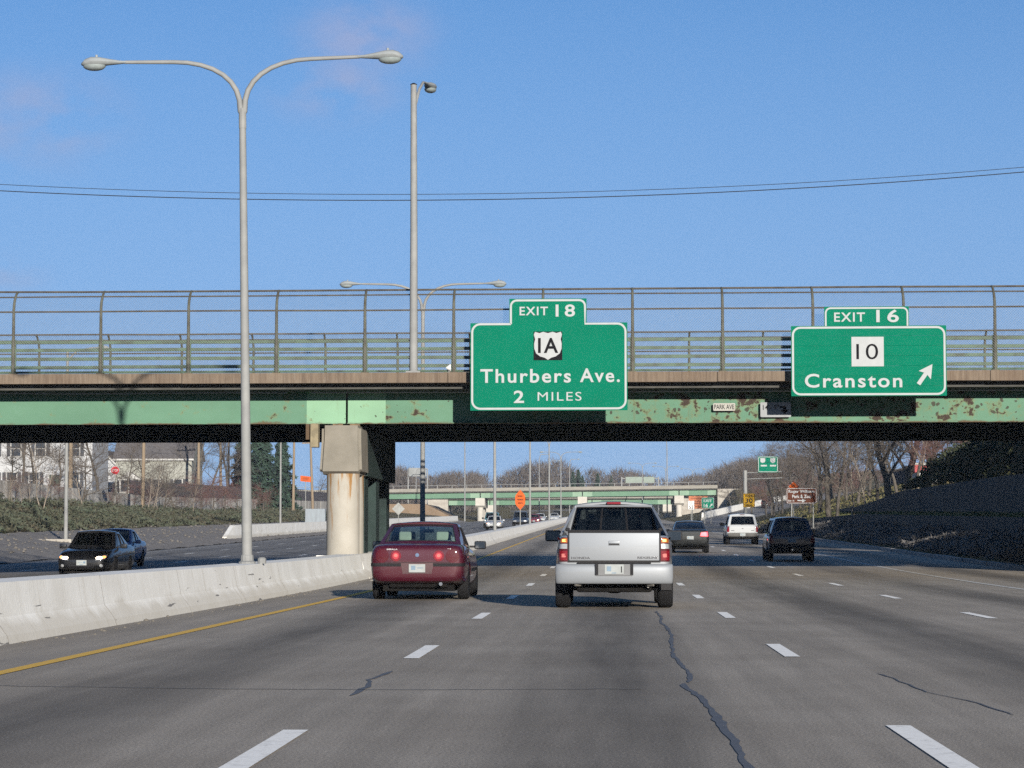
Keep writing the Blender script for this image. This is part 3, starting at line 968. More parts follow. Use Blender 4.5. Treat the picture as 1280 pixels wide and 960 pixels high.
def sign_one(t, fx, fz):
    x0, x1, zt = fx(587.5), fx(784.5), fz(403)
    MB().box(x0, x1, 0, TH, 0, zt).build('panel', SGREEN, t)
    MB().box(fx(636.5), fx(733.5), .001, TH + .001, zt + .001, fz(372.5)).build('exit_tab', SGREEN, t)
    e = .05; r = .22; rt = .16
    a, b_ = fx(638) + .01, fx(732) - .01
    path = [(a, zt - e + .02)]
    def arc(cx, cz, rr, a0, a1, n=7):
        return [(cx + rr * math.cos(R_(a0 + (a1 - a0) * i / n)), cz + rr * math.sin(R_(a0 + (a1 - a0) * i / n))) for i in range(n + 1)]
    zz = fz(374.2) - .01
    P = [(a, zt - .03)] + arc(a + rt, zz - rt, rt, 180, 90) + arc(b_ - rt, zz - rt, rt, 90, 0) + [(b_, zt - .03)]
    P += arc(x1 - e - r, zt - e - r + .02, r, 90, 0) + arc(x1 - e - r, e + r, r, 0, -90) + arc(x0 + e + r, e + r, r, 270, 180) + arc(x0 + e + r, zt - e - r + .02, r, 180, 90) + [(a, zt - .03)]
    ribbon(MB(), P, .055, -.008, .002).build('border', SWHITE, t)
    words(t, [('EXIT', 649.4, 685, 382.7, 393.5), ('18', 694.7, 719, 380, 395.5), ('Thurbers', 600, 713.8, 461, 478.4), ('Ave.', 725, 775, 460.5, 478), ('2', 642, 655, 488, 503.6), ('MILES', 672, 727, 490, 501)], fx, fz, bold=.006)
    cx, cz, s = fx(685), fz(432), fx(703) - fx(667)
    MB().box(cx - s / 2, cx + s / 2, -.008, .001, cz - s / 2, cz + s / 2).build('route_marker', SBLACK, t)
    sh = MB().prism([(cx + p[0] * s * .98, cz + p[1] * s * .98) for p in SHIELD], -.013, -.008).build('shield', SWHITE, t)
    text_part('lettering', '1A', fx(698) - fx(672.7), fz(422.5) - fz(441.5), cx + .005, fz(431.5), -.0125, SBLACK, t, .004, .02)
    for sx in (-.34, -.05, .26):
        MB().box(sx * (x1 - x0) - .05, sx * (x1 - x0) + .05, TH + .002, .36, .25, zt - .08).build('bracket', SBACK, t)

def sign_two(t, fx, fz):
    x0, x1, zt = fx(990), fx(1182.5), fz(407)
    nst = 7
    for i in range(nst):                        # extruded boards with fine joints
        MB().box(x0, x1, random.uniform(0, .003), TH, zt * i / nst + .002, zt * (i + 1) / nst - .002).build('panel_board', SGREEN, t)
    a, b_ = fx(1031.5), fx(1136.5)
    MB().box(a, b_, .001, TH + .001, zt + .002, fz(383)).build('exit_tab', SGREEN, t)
    e, r, rt = .05, .2, .13
    ribbon(MB(), rrect(x0 + e, x1 - e, e, zt - e, r), .055, -.008, .004, True).build('border', SWHITE, t)
    P = rrect(a + .04, b_ - .04, zt - .01, fz(384) - .02, rt, corners=(0, 0, 1, 1))
    P = P[1:] + P[:1]
    ribbon(MB(), P, .045, -.008, .002).build('border', SWHITE, t)
    words(t, [('EXIT', 1043.7, 1082, 390.5, 402), ('16', 1096, 1124, 387, 403), ('Cranston', 1006.7, 1127.5, 467, 484.5)], fx, fz, bold=.006)
    MB().box(fx(1065), fx(1105), -.008, .001, fz(458), fz(421)).build('route_marker', SWHITE, t)
    text_part('lettering', '10', fx(1098) - fx(1071), fz(429.5) - fz(449), fx(1084.5), fz(439.5), -.008, SBLACK, t, .004, -.004)
    tx, tz, hx, hz = fx(1147.5), fz(480.5), fx(1165), fz(455.5)
    L = math.hypot(hx - tx, hz - tz); ux, uz = (hx - tx) / L, (hz - tz) / L
    def q(s, w): return (tx + ux * s - uz * w, tz + uz * s + ux * w)
    MB().prism([q(0, .055), q(L * .52, .055), q(L * .45, .2), q(L, 0), q(L * .45, -.2), q(L * .52, -.055), q(0, -.055)], -.012, .001).build('arrow', SWHITE, t)
    for sx in (-.34, -.05, .26):
        MB().box(sx * (x1 - x0) - .05, sx * (x1 - x0) + .05, TH + .002, .36, .25, zt - .08).build('bracket', SBACK, t)

hang_sign('large green guide sign reading Thurbers Ave. 2 miles with exit 18 tab', 69.72, 686, 513, sign_one)
hang_sign('green guide sign reading Cranston with route 10 marker and exit 16 tab', 69.5, 1086, 495, sign_two)

def plate_on_girder(label, x0, x1, y0, y1, txt, col, arrow=False, name='clearance_sign'):
    Y = OV_Y0 - .15
    c = at((x0 + x1) / 2, y1, Y); k = Y / FPX
    t = thing(name, label, 'road sign', (c.x, oy(c.x, OV_Y0) - .09, c.z), math.atan(SK))
    w, h = (x1 - x0) * k, (y1 - y0) * k
    MB().prism(rrect(-w / 2, w / 2, 0, h, .03), 0, .01).build('panel', col, t)
    for s, a, b_, q0, q1 in txt:
        text_part('lettering', s, (b_ - a) * w, (q1 - q0) * h, ((a + b_) / 2 - .5) * w, (q0 + q1) / 2 * h, -.001, SBLACK, t, .003, .01)
    if arrow:
        P = [(.62, .74), (.84, .74), (.84, .50), (.93, .50), (.79, .2), (.65, .50), (.74, .50), (.74, .62), (.62, .62)]
        MB().prism([((a - .5) * w, b_ * h) for a, b_ in P], -.004, -.001).build('arrow', SBLACK, t)
    MB().box(-.03, .03, .011, .19, .1, h - .1).build('bracket', SBACK, t)
PLW = M('plate_white', (.30, .30, .28), (.26, .255, .23), 6, .8, spec=.08)
PLW_SHADE = M('plate_white_shaded', (.24, .255, .265), (.2, .21, .22), 6, .8, spec=.08)  # white plate with the guide sign's shadow put into its colour
plate_on_girder('small white street plate reading PARK AVE on the rusty girder', 891.5, 919, 504, 513.5, [('PARK AVE', .05, .95, .2, .82)], PLW, name='street_name_plate')
plate_on_girder("grey clearance plate reading 14'-9\" with bent arrow under the Cranston sign", 950.5, 988.5, 503, 521.5, [("14'- 9\"", .08, .60, .48, .82)], PLW_SHADE, True)

# ================================================================== street lamps
LENS = M('lamp_lens', (.22, .25, .25), (.17, .2, .2), 8, .25, spec=.6)
HEADM = M('lamp_head_grey', (.22, .24, .245), (.19, .205, .21), 5, .6, spec=.25)
def cobra(mb_head, mb_lens, x, y, z, dx, dy, s=1.0):
    """luminaire whose neck is at (x,y,z) pointing along (dx,dy)"""
    L = .80 * s
    prof = [(0, .042, 0), (.14, .06, .0), (.34, .10, .01), (.54, .150, .02), (.70, .165, .018), (.82, .13, .0), (.90, .04, -.02)]
    pts = []
    n = 10
    o = len(mb_head.v)
    for d, r, up in prof:
        for k in range(n):
            a = 2 * math.pi * k / n
            lx = r * math.cos(a); lz = r * .62 * math.sin(a)
            mb_head.v.append((x + dx * d * s - dy * lx * s, y + dy * d * s + dx * lx * s, z + (lz + up) * s))
    for i in range(len(prof) - 1):
        for k in range(n):
            k2 = (k + 1) % n
            mb_head.f.append((o + i * n + k, o + i * n + k2, o + (i + 1) * n + k2, o + (i + 1) * n + k))
    mb_head.f.append(tuple(o + k for k in range(n))); mb_head.f.append(tuple(o + (len(prof) - 1) * n + k for k in range(n)))
    o = len(mb_lens.v)
    rings = [(.20, -.05), (.195, -.085), (.155, -.125), (.085, -.15), (.01, -.158)]
    for r, h in rings:
        for k in range(12):
            a = 2 * math.pi * k / 12
            lx, ld = r * .8 * math.cos(a), .64 + r * 1.15 * math.sin(a)
            mb_lens.v.append((x + dx * ld * s - dy * lx * s, y + dy * ld * s + dx * lx * s, z + h * s))
    for i in range(4):
        for k in range(12):
            k2 = (k + 1) % 12
            mb_lens.f.append((o + i * 12 + k, o + i * 12 + k2, o + (i + 1) * 12 + k2, o + (i + 1) * 12 + k))
    mb_lens.f.append(tuple(o + k for k in range(12)))

def twin_lamp(label, loc, H=9.95, reach=3.22, rz=0.0, tilt=0.0, fine=True, group='twin arm street lamps along the median'):
    t = thing('street_lamp', label, 'street lamp', loc, rz, group)
    t.rotation_euler = (0, tilt, rz)
    zs = H - 1.02
    MB().tube([(0, 0, .02), (0, 0, zs * .5), (0, 0, zs + .05)], [.105, .085, .066], 12).build('pole', GALV, t, smooth=50)
    if fine:
        MB().lathe([(.17, 0), (.17, .04), (.13, .06), (.125, .16), (.11, .18)], 12).build('base_flange', GALV, t)
        MB().lathe([(.085, 0), (.085, .10), (.05, .125)], 10, at=(.30, -.06, 0)).build('anchor_cover', GALV, t)
        MB().lathe([(.070, zs - .34), (.074, zs - .33), (.074, zs + .02), (.068, zs + .06)], 12).build('collar', GALV, t)
    for s in (-1, 1):
        P = [(s * .02, 0, zs - .02)]
        for i in range(9):
            a = R_(90 * i / 8)
            P.append((s * (.04 + 1.34 * (1 - math.cos(a)) ** 1.12), 0, zs + 1.02 * math.sin(a) ** .92))
        P.append((s * (reach - .88), 0, H + .02))
        MB().tube(P, [.062] + [.058 - .002 * i for i in range(9)] + [.035], 10).build('arm', GALV, t, smooth=50)
        h, ln = MB(), MB()
        cobra(h, ln, s * (reach - .92), 0, H + .02, s, 0)
        hd = h.build('lamp_head', HEADM, t, smooth=50)
        ln.build('lens', LENS, hd, smooth=50)
        if fine:
            MB().lathe([(.025, 0), (.025, .06)], 6, at=(s * (reach - .32), 0, H + .12)).build('photocell', HEADM, hd)
    return t
LZ = lambda y: rise(y) + .655
LAMPS = [(50.0, 'tallest twin arm street lamp, standing nearest on the median barrier'), (97.5, 'twin arm street lamp rising just behind the overpass'), (160, 'third twin arm lamp along the median, seen through the bridge opening'),
         (232, 'fourth twin arm lamp on the far median, beside the orange warning sign'), (308, 'fifth twin arm lamp on the far median barrier'), (385, 'most distant twin arm lamp on the median before the second bridge')]
for i, (y, lb) in enumerate(LAMPS):
    twin_lamp(lb, (-7.06, y, LZ(y)), tilt=(R_(-.95) if i == 0 else R_(random.uniform(-.2, .2))), fine=i < 2)

# tall single pole fixed to the outside of the bridge
c = at(516, 466, OV_Y0 - 1.35)
t = thing('street_lamp', 'tall single lamp pole standing on the bridge coping left of green sign', 'street lamp', (c.x, oy(c.x, OV_Y0 - 1.22), 5.73))
top = at(516, 105, OV_Y0 - 1.22).z - 5.73
MB().tube([(0, 0, .03), (0, 0, top * .5), (-.015, 0, top)], [.118, .10, .085], 12).build('pole', GALV, t, smooth=50)
MB().lathe([(.09, top), (.10, top + .015), (.04, top + .05)], 10, at=(-.015, 0, 0)).build('pole_cap', BLACKP, t)
MB().box(-.2, .2, -.2, .2, 0, .045).build('base_plate', GALV, t)
MB().tube([(.03, .05, top - .55), (.10, .5, top - .05), (.16, 1.2, top + .28), (.2, 1.7, top + .36)], [.045, .042, .04, .035], 8).build('arm', GALV, t, smooth=50)
h, ln = MB(), MB()
cobra(h, ln, .2, 1.68, top + .36, .12, .993, 1.1)
hd = h.build('lamp_head', HEADM, t, smooth=50); ln.build('lens', LENS, hd, smooth=50)
# floodlight at its foot
c = at(561, 467, OV_Y0 - 1.2)
t = thing('flood_light', 'small white floodlight on the coping beside the green sign', 'flood light', (c.x, oy(c.x, OV_Y0 - 1.22), 5.73))
MB().tube([(0, 0, 0), (0, 0, .12)], .02, 6).build('stem', GALV, t)
MB().lathe([(.02, -.10), (.10, 0), (.11, .02), (.10, .03)], 10, 'x', at=(.02, 0, .14)).build('reflector', WHITEP, t, smooth=50)

# ================================================================== overhead cables across the sky
CABLE = M('cable_black', (.012, .012, .014), None, 3, .7)
WOOD = M('utility_wood', (.20, .155, .105), (.13, .10, .07), 1.5, .9, stretch=(6, 6, .5))
Yc = 92.0
def cable(label, p0, p1, p2, rad, dy):
    """parabola through three photo points at distance Yc+dy, carried on to both poles"""
    A, B, C = (at(p[0], p[1], Yc + dy) for p in (p0, p1, p2))
    def z(x):
        return (A.z * (x - B.x) * (x - C.x) / ((A.x - B.x) * (A.x - C.x)) + B.z * (x - A.x) * (x - C.x) / ((B.x - A.x) * (B.x - C.x)) + C.z * (x - A.x) * (x - B.x) / ((C.x - A.x) * (C.x - B.x)))
    pts = [(x, Yc + dy, z(x)) for x in [CPX0 + (CPX1 - CPX0) * i / 40 for i in range(41)]]
    tag(MB().tube(pts, rad, 5).build('overhead_cable', CABLE, smooth=60), label, 'cable')
    return pts[0][2], pts[-1][2]
CPX0, CPX1 = -34.0, 24.0
e1 = cable('upper thin black cable crossing the sky above the bridge', (0, 230.5), (620, 242), (1280, 209), .011, 0.0)
e2 = cable('lower thick black cable crossing the sky above the bridge', (0, 238.5), (560, 250), (1280, 215), .017, .25)
for x, zt in ((CPX0, e1[0]), (CPX1, e1[1])):
    g = gz(x, Yc)
    t = thing('utility_pole', 'wooden utility pole carrying the cables, %s of the bridge, out of frame' % ('left' if x < 0 else 'right'), 'pole', (x, Yc + .2, g - .3))
    MB().tube([(0, 0, 0), (0, 0, zt - g + .9)], [.16, .11], 10).build('pole', WOOD, t)
    MB().box(-.06, .06, -.9, .9, zt - g + .12, zt - g + .24).build('crossarm', WOOD, t)

# ================================================================== ground-mounted signs
ORANGE = M('sign_orange', (.42, .085, .018), (.36, .07, .016), 4, .8, spec=.08)
YELLOW = M('sign_yellow', (.34, .20, .012), (.30, .17, .012), 4, .8, spec=.08)
BROWN = M('sign_brown', (.070, .026, .016), (.06, .022, .013), 4, .9, spec=.04)
REDS = M('sign_red', (.34, .014, .022), (.3, .014, .02), 4, .8, spec=.08)
STEELP = M('sign_post_steel', (.24, .25, .24), (.18, .18, .17), 3, .7, .3)

def post_sign(name, label, X, Y, zbase, poly, z0, face, texts=(), border=None, posts=(0,), bars=(), prad=.045, extra=None, rz=0.0, group=None):
    """poly in metres about x=0, z from z0 above the ground"""
    t = thing(name, label, 'road sign', (X, Y, zbase), rz, group)
    zmax = max(p[1] for p in poly)
    for px in posts:
        MB().tube([(px, .05, -.35), (px, .05, z0 + zmax * .85)], prad, 8).build('post', STEELP, t)
    P = [(a, b_ + z0) for a, b_ in poly]
    MB().prism(P, -.012, .004).build('panel', face, t)
    if border:
        cx = sum(p[0] for p in P) / len(P); cz = sum(p[1] for p in P) / len(P)
        q = [(cx + (a - cx) * .955, cz + (b_ - cz) * .93) for a, b_ in P]
        ribbon(MB(), q, .035, -.018, -.011, True).build('border', border, t)
    for s, x, z, w, h, m in texts:
        text_part('lettering', s, w, h, x, z0 + z, -.0125, m, t, .004, .025)
    for x0, x1, zc, h, m in bars:
        MB().box(x0, x1, -.017, -.011, z0 + zc - h / 2, z0 + zc + h / 2).build('lettering', m, t)
    return t

# brown attraction sign with arrow, right verge
Y = 186.0
c0, c1 = at(983, 629.5, Y), at(1021, 610, Y)
w, h, z0 = c1.x - c0.x, c1.z - c0.z, c0.z - gz((c0.x + c1.x) / 2, Y)
t = post_sign('attraction_sign', 'brown sign reading Roger Williams Park & Zoo with white arrow', (c0.x + c1.x) / 2, Y, gz((c0.x + c1.x) / 2, Y), rrect(-w / 2, w / 2, 0, h, .1), z0, BROWN,
              [('Roger Williams', 0, h * .76, w * .86, h * .24, SWHITE), ('Park & Zoo', 0, h * .46, w * .62, h * .22, SWHITE), ('Exit 16', -w * .34, h * .19, w * .2, h * .12, SWHITE)], SWHITE, (-w * .33, w * .38))
MB().prism([(-w * .14, z0 + h * .24), (w * .02, z0 + h * .24), (w * .02, z0 + h * .33), (w * .14, z0 + h * .2), (w * .02, z0 + h * .07), (w * .02, z0 + h * .16), (-w * .14, z0 + h * .16)], -.018, -.012).build('arrow', SWHITE, t)
# orange warning sign peeping over the brown one
Y = 215.0
c0, c1 = at(985, 612, Y), at(999, 601, Y)
X = (c0.x + c1.x) / 2
s = (c1.x - c0.x) / 2 * 1.05
post_sign('warning_sign', 'orange diamond warning sign peeping above the brown sign', X, Y, gz(X, Y), [(-s, s), (0, 0), (s, s), (0, 2 * s)], c0.z - gz(X, Y) - s * .5, ORANGE, border=SWHITE, posts=(0,))
# yellow ramp speed plate
Y = 262.0
c0, c1 = at(929, 634, Y), at(943.5, 617, Y)
X = (c0.x + c1.x) / 2; w, h = c1.x - c0.x, c1.z - c0.z
post_sign('ramp_speed_sign', 'yellow ramp speed sign reading EXIT 30 M.P.H. above the white SUV', X, Y, gz(X, Y), rrect(-w / 2, w / 2, 0, h, .06), c0.z - gz(X, Y), YELLOW,
          [('EXIT', 0, h * .82, w * .6, h * .15, SBLACK), ('30', 0, h * .48, w * .62, h * .34, SBLACK), ('M.P.H.', 0, h * .14, w * .55, h * .13, SBLACK)], SBLACK, (-w * .3, w * .3))
# gantry post carrying a green sign over the ramp
Y = 268.0
c = at(931.5, 588, Y)
g = gz(c.x, Y)
t = thing('overhead_sign', 'green overhead sign with two route shields on a tall grey post', 'road sign', (c.x, Y, g))
zt = c.z - g
MB().tube([(0, 0, -.3), (0, 0, zt)], [.22, .20], 10).build('post', GALV, t, smooth=50)
a0, a1 = at(947.5, 590.5, Y), at(972.5, 570.5, Y)
x0, x1, z0, z1 = a0.x - c.x, a1.x - c.x, a0.z - g, a1.z - g
for zz in (zt - .9, zt - .25):
    MB().tube([(0, .12, zz), (x1 + .4, .12, zz + .12)], .045, 6).build('arm', GALV, t)
MB().box(x0, x1, -.02, .02, z0, z1).build('panel', SGREEN, t)
ribbon(MB(), rrect(x0 + .06, x1 - .06, z0 + .06, z1 - .06, .15), .06, -.03, -.019, True).build('border', SWHITE, t)
for fx_ in (.24, .74):
    cx = x0 + (x1 - x0) * fx_; cz = z0 + (z1 - z0) * .74; s = (z1 - z0) * .32
    MB().prism([(cx + p[0] * s, cz + p[1] * s) for p in SHIELD], -.03, -.019).build('shield', SWHITE, t)
for zz, a, b_ in ((.42, .14, .44), (.42, .6, .9)):
    MB().box(x0 + (x1 - x0) * a, x0 + (x1 - x0) * b_, -.03, -.019, z0 + (z1 - z0) * (zz - .05), z0 + (z1 - z0) * (zz + .05)).build('lettering', SWHITE, t)
# gore signs
Y = 318.0
c0, c1 = at(877, 635.5, Y), at(892.5, 622, Y)
X = (c0.x + c1.x) / 2; w, h = c1.x - c0.x, c1.z - c0.z
t = post_sign('exit_sign', 'small green gore sign reading EXIT 16 with arrow', X, Y, gz(X, Y), rrect(-w / 2, w / 2, 0, h, .12), c0.z - gz(X, Y), SGREEN,
          [('EXIT', 0, h * .72, w * .68, h * .26, SWHITE), ('16', -w * .16, h * .28, w * .34, h * .34, SWHITE)], SWHITE, (-w * .25, w * .25))
zz = c0.z - gz(X, Y)
MB().prism([(w * .12, zz + h * .16), (w * .26, zz + h * .34), (w * .2, zz + h * .4), (w * .38, zz + h * .44), (w * .36, zz + h * .22), (w * .31, zz + h * .28), (w * .17, zz + h * .11)], -.018, -.012).build('arrow', SWHITE, t)
Y = 312.0
c0, c1 = at(860, 637, Y), at(868, 626, Y)
X = (c0.x + c1.x) / 2; w, h = c1.x - c0.x, c1.z - c0.z
post_sign('speed_limit_sign', 'white speed limit sign reading 55 beside the gore', X, Y, gz(X, Y), rrect(-w / 2, w / 2, 0, h, .05), c0.z - gz(X, Y), WHITEP,
          [('SPEED', 0, h * .84, w * .7, h * .13, SBLACK), ('LIMIT', 0, h * .64, w * .6, h * .13, SBLACK), ('55', 0, h * .28, w * .7, h * .38, SBLACK)], SBLACK)
Y = 330.0
c0, c1 = at(861, 636, Y), at(884.5, 620, Y)
X = (c0.x + c1.x) / 2; w, h = c1.x - c0.x, c1.z - c0.z
ORANGE_F = M('sign_orange_faded', (.36, .14, .075), (.32, .12, .065), 3, .8, spec=.08)
post_sign('roadworks_sign', 'wide faded orange roadworks board behind the gore signs', X, Y, gz(X, Y), [(-w / 2, 0), (w / 2, 0), (w / 2, h), (-w / 2, h)], c0.z - gz(X, Y), ORANGE_F,
          bars=[(-w * .4, w * .4, h * .8, .05, SBLACK), (-w * .4, w * .3, h * .6, .05, SBLACK), (-w * .3, w * .4, h * .4, .05, SBLACK), (-w * .4, w * .2, h * .2, .05, SBLACK)], posts=(-w * .3, w * .3))
# orange warning sign on the median
Y = 214.0
c0, c1 = at(644, 637.5, Y), at(656.5, 612, Y)
X = -7.1; w, h = c1.x - c0.x, c1.z - c0.z
z = LZ(Y)
P = [(0, 0), (w * .42, h * .24), (w * .5, h * .34), (w * .5, h * .66), (w * .42, h * .76), (0, h), (-w * .42, h * .76), (-w * .5, h * .66), (-w * .5, h * .34), (-w * .42, h * .24)]
t = post_sign('warning_sign', 'bright orange warning sign on a post on the median barrier', (c0.x + c1.x) / 2, Y, z, P, c0.z - z, ORANGE,
          bars=[(-w * .28, w * .22, h * .68, .07, SBLACK), (-w * .30, w * .30, h * .50, .07, SBLACK), (-w * .22, w * .25, h * .34, .07, SBLACK)])

# ================================================================== trees and shrubs
BARK = M('bark_grey', (.085, .075, .062), (.05, .043, .036), 2.5, .95, stretch=(4, 4, .6))
TWIG = M('twig_brown', (.080, .066, .054), (.055, .045, .038), .8, .95)
TWIGR = M('twig_reddish', (.115, .060, .052), (.085, .045, .04), .8, .95)
BARKP = M('bark_pale', (.20, .17, .135), (.13, .11, .09), 2.5, .95)

def rot_about(v, axis, a):
    return Matrix.Rotation(a, 3, axis) @ v

def bare_tree(seed, H=12.0, spread=1.0, levels=4, rbase=.22, fork=.30, kids=(8, 6, 5, 4), twig_r=.012):
    """two meshes: trunk with main limbs, crown of finer branches"""
    rnd = random.Random(seed)
    tr, cr = MB(), MB()
    def grow(p, d, L, r, lvl):
        seg = 4 if lvl == 0 else (3 if lvl < 3 else 2)
        pts, rad = [p.copy()], [r]
        q = p.copy(); dd = d.copy()
        for i in range(seg):
            dd = (dd + Vector((rnd.gauss(0, .13), rnd.gauss(0, .13), rnd.gauss(.03 if lvl else .05, .08)))).normalized()
            q = q + dd * (L / seg)
            pts.append(q.copy()); rad.append(max(twig_r * .6, r * (1 - (.62 if lvl == 0 else .78) * (i + 1) / seg)))
        (tr if lvl <= 1 else cr).tube(pts, rad, 7 if lvl == 0 else (5 if lvl == 1 else 3), cap=False)
        if lvl >= levels: return
        k = kids[lvl]
        for j in range(k):
            t = (fork + (1 - fork) * (j + rnd.random() * .8) / k) if lvl == 0 else (.22 + .78 * (j + rnd.random()) / k)
            t = min(t, .999)
            f = t * seg; i = int(f); fr = f - i
            b0 = pts[i].lerp(pts[min(i + 1, seg)], fr)
            rb = rad[i] * (1 - fr) + rad[min(i + 1, seg)] * fr
            ax = dd.cross(Vector((rnd.gauss(0, 1), rnd.gauss(0, 1), rnd.gauss(0, 1))))
            if ax.length < .01: continue
            ax.normalize()
            ang = R_(rnd.uniform(28, 62)) * (spread if lvl == 0 else 1)
            nd = rot_about((pts[min(i + 1, seg)] - pts[i]).normalized(), ax, ang)
            if lvl >= 1 and nd.z < -.1: nd.z *= -.3
            nl = L * rnd.uniform(.42, .68) * ((1.15 - .55 * t) if lvl == 0 else 1)
            grow(b0, nd.normalized(), nl, max(twig_r, rb * rnd.uniform(.45, .65)), lvl + 1)
    grow(Vector((0, 0, -.3)), Vector((rnd.gauss(0, .03), rnd.gauss(0, .03), 1)).normalized(), H * .78, rbase, 0)
    return tr, cr

TREES = {}
def tree_proto(key, *a, bark=None, twig=None, **k):
    tr, cr = bare_tree(*a, **k)
    TREES[key] = (tr.mesh('trunk', bark or BARK, 60, fix=False), cr.mesh('crown', twig or TWIG, fix=False))
tree_proto('A', 1, 13.0, 1.0)
tree_proto('B', 2, 14.0, .85, rbase=.26)
tree_proto('C', 3, 11.0, 1.15, kids=(9, 6, 5, 4))
tree_proto('D', 4, 15.0, .9, rbase=.34, fork=.22, kids=(9, 6, 5, 4))
tree_proto('thin', 5, 6.5, .8, levels=3, rbase=.06, kids=(12, 5, 4), bark=BARKP, twig=TWIG, twig_r=.009)
tree_proto('small', 6, 5.0, 1.15, levels=3, rbase=.09, fork=.2, kids=(10, 7, 5), twig_r=.01)
tree_proto('red', 7, 5.5, 1.2, levels=4, rbase=.1, fork=.15, kids=(9, 6, 5, 3), twig=TWIGR, twig_r=.009)

def plant_tree(key, x, y, s, label, group=None, rz=None, name='bare_tree', cat='tree', dz=0.0, sz=None):
    tr, cr = TREES[key]
    t = thing(name, label, cat, (x, y, gz(x, y) + dz), random.uniform(0, 6.28) if rz is None else rz, group)
    t.scale = (s, s, sz or s)
    link('trunk', tr, t); link('crown', cr, t)
    return t

def leaves(pts, size, seed=0, stretch=1.0):
    """one small bent leaf clump (two triangles) per point"""
    rnd = random.Random(seed)
    mb = MB()
    for p in pts:
        a = rnd.uniform(0, 6.28); e = rnd.uniform(-.4, 1.2)
        u = Vector((math.cos(a) * math.cos(e), math.sin(a) * math.cos(e), math.sin(e)))
        w = u.cross(Vector((rnd.gauss(0, 1), rnd.gauss(0, 1), rnd.gauss(0, 1))))
        if w.length < .01: continue
        w.normalize()
        s = size * rnd.uniform(.55, 1.4)
        P = Vector(p)
        o = len(mb.v)
        for q in (P - u * s * stretch, P + w * s * .42, P + u * s * stretch, P - w * s * .42):
            mb.v.append((q.x, q.y, q.z))
        mb.f.append((o, o + 1, o + 2, o + 3))
    return mb

def leaf_mat(name, c1, c2, scale=.7):
    m, n, l, b = new_mat(name)
    tc = n.new('ShaderNodeTexCoord')
    col = mix_node(n, l, ramp_node(n, l, noise_node(n, l, tc.outputs['Object'], scale, 4), .36, .64), c1, c2)
    l.new(col, b.inputs['Base Color']); b.inputs['Roughness'].default_value = .8
    b.inputs['Specular IOR Level'].default_value = .2
    return m
JUN = leaf_mat('juniper_green', (.052, .066, .044), (.056, .050, .034), .5)
CONIF = leaf_mat('conifer_green', (.026, .050, .034), (.016, .032, .024), .6)
HEDGE = leaf_mat('hedge_green', (.040, .048, .024), (.028, .034, .018), .8)
IVY = leaf_mat('ivy_brown', (.085, .055, .035), (.05, .04, .028), .8)
BRUSH = leaf_mat('dry_brush', (.13, .125, .12), (.07, .066, .064), .6)

def conifer(seed, H, Rb, n=5200):
    rnd = random.Random(seed)
    tr = MB().tube([(0, 0, -.3), (0, 0, H * .5), (0, 0, H * .97)], [H * .022, H * .014, .03], 8)
    pts = []
    for _ in range(n):
        h = .08 + .92 * rnd.random() ** 1.25
        tier = .78 + .22 * math.cos(h * 55)
        r = Rb * (1 - h) ** .85 * tier * math.sqrt(rnd.uniform(.18, 1)) + .06
        a = rnd.uniform(0, 6.28)
        r *= .8 + .3 * math.sin(a * 5 + h * 31)
        pts.append((r * math.cos(a), r * math.sin(a), h * H - r * .22))
    return tr.mesh('trunk', BARK), leaves(pts, H * .026, seed, 1.3).mesh('crown', CONIF, fix=False)
TREES['fir'] = conifer(21, 13, 4.2)
TREES['spruce'] = conifer(22, 11, 3.0, 4200)

# --- right-hand bank: bare trees behind the stepped walls
rt = random.Random(8)
spots = []
def right_tree(px, Y, key, s, label, X=None):
    x = at(px, 640, Y).x
    t = plant_tree(key, x, Y, s, label, 'bare trees on the right bank')
    if key in 'DB': t.scale = (s * 1.45, s * 1.45, s)
right_tree(1036, 205, 'B', .66, 'bare tree with two dark stems just right of the brown sign')
right_tree(1046, 198, 'A', .68, 'dark bare tree second right of the brown sign')
right_tree(1112, 200, 'D', .66, 'thick trunked bare tree at the left of the trunk group on the bank')
right_tree(1133, 196, 'D', .66, 'thickest bare tree with ivy grown trunk on the bank')
right_tree(1158, 192, 'B', .70, 'thick bare tree right of the trunk group near the red shed')
right_tree(1063, 182, 'thin', 1.05, 'thin pale sapling leaning on the grass bank')
right_tree(1076, 180, 'thin', .85, 'short pale sapling in the middle of the grass bank')
right_tree(1088, 178, 'thin', .9, 'pale sapling nearest the upper retaining wall')
right_tree(1143, 188, 'thin', 1.3, 'pale slender tree in front of the trunk group')
for i, (px, Y, k, s) in enumerate([(958, 335, 'C', .95), (968, 305, 'A', .9), (978, 290, 'B', .85), (990, 320, 'D', .9), (1003, 270, 'A', .9), (1013, 250, 'C', 1.0), (1024, 240, 'B', .9), (1058, 255, 'A', 1.0), (1072, 230, 'C', 1.0), (1086, 250, 'B', 1.0),
                                   (1098, 215, 'A', .95), (1122, 230, 'C', 1.0), (1146, 215, 'A', 1.0), (1176, 205, 'C', .9), (1198, 190, 'A', .8), (1225, 200, 'C', .85), (1252, 180, 'B', .7), (1275, 190, 'A', .85), (940, 372, 'C', .8), (924, 395, 'A', .75), (915, 410, 'C', .62), (1040, 285, 'D', .85), (1110, 270, 'D', .9), (1165, 250, 'D', .9), (1210, 235, 'B', .95), (1245, 225, 'D', .85), (1000, 350, 'B', .9), (1020, 310, 'A', .9)]):
    plant_tree(k, at(px, 640, Y).x, Y, s * .74 * rt.uniform(.9, 1.08), 'bare grey brown tree in the thicket on the right bank', 'trees of the right hand thicket')
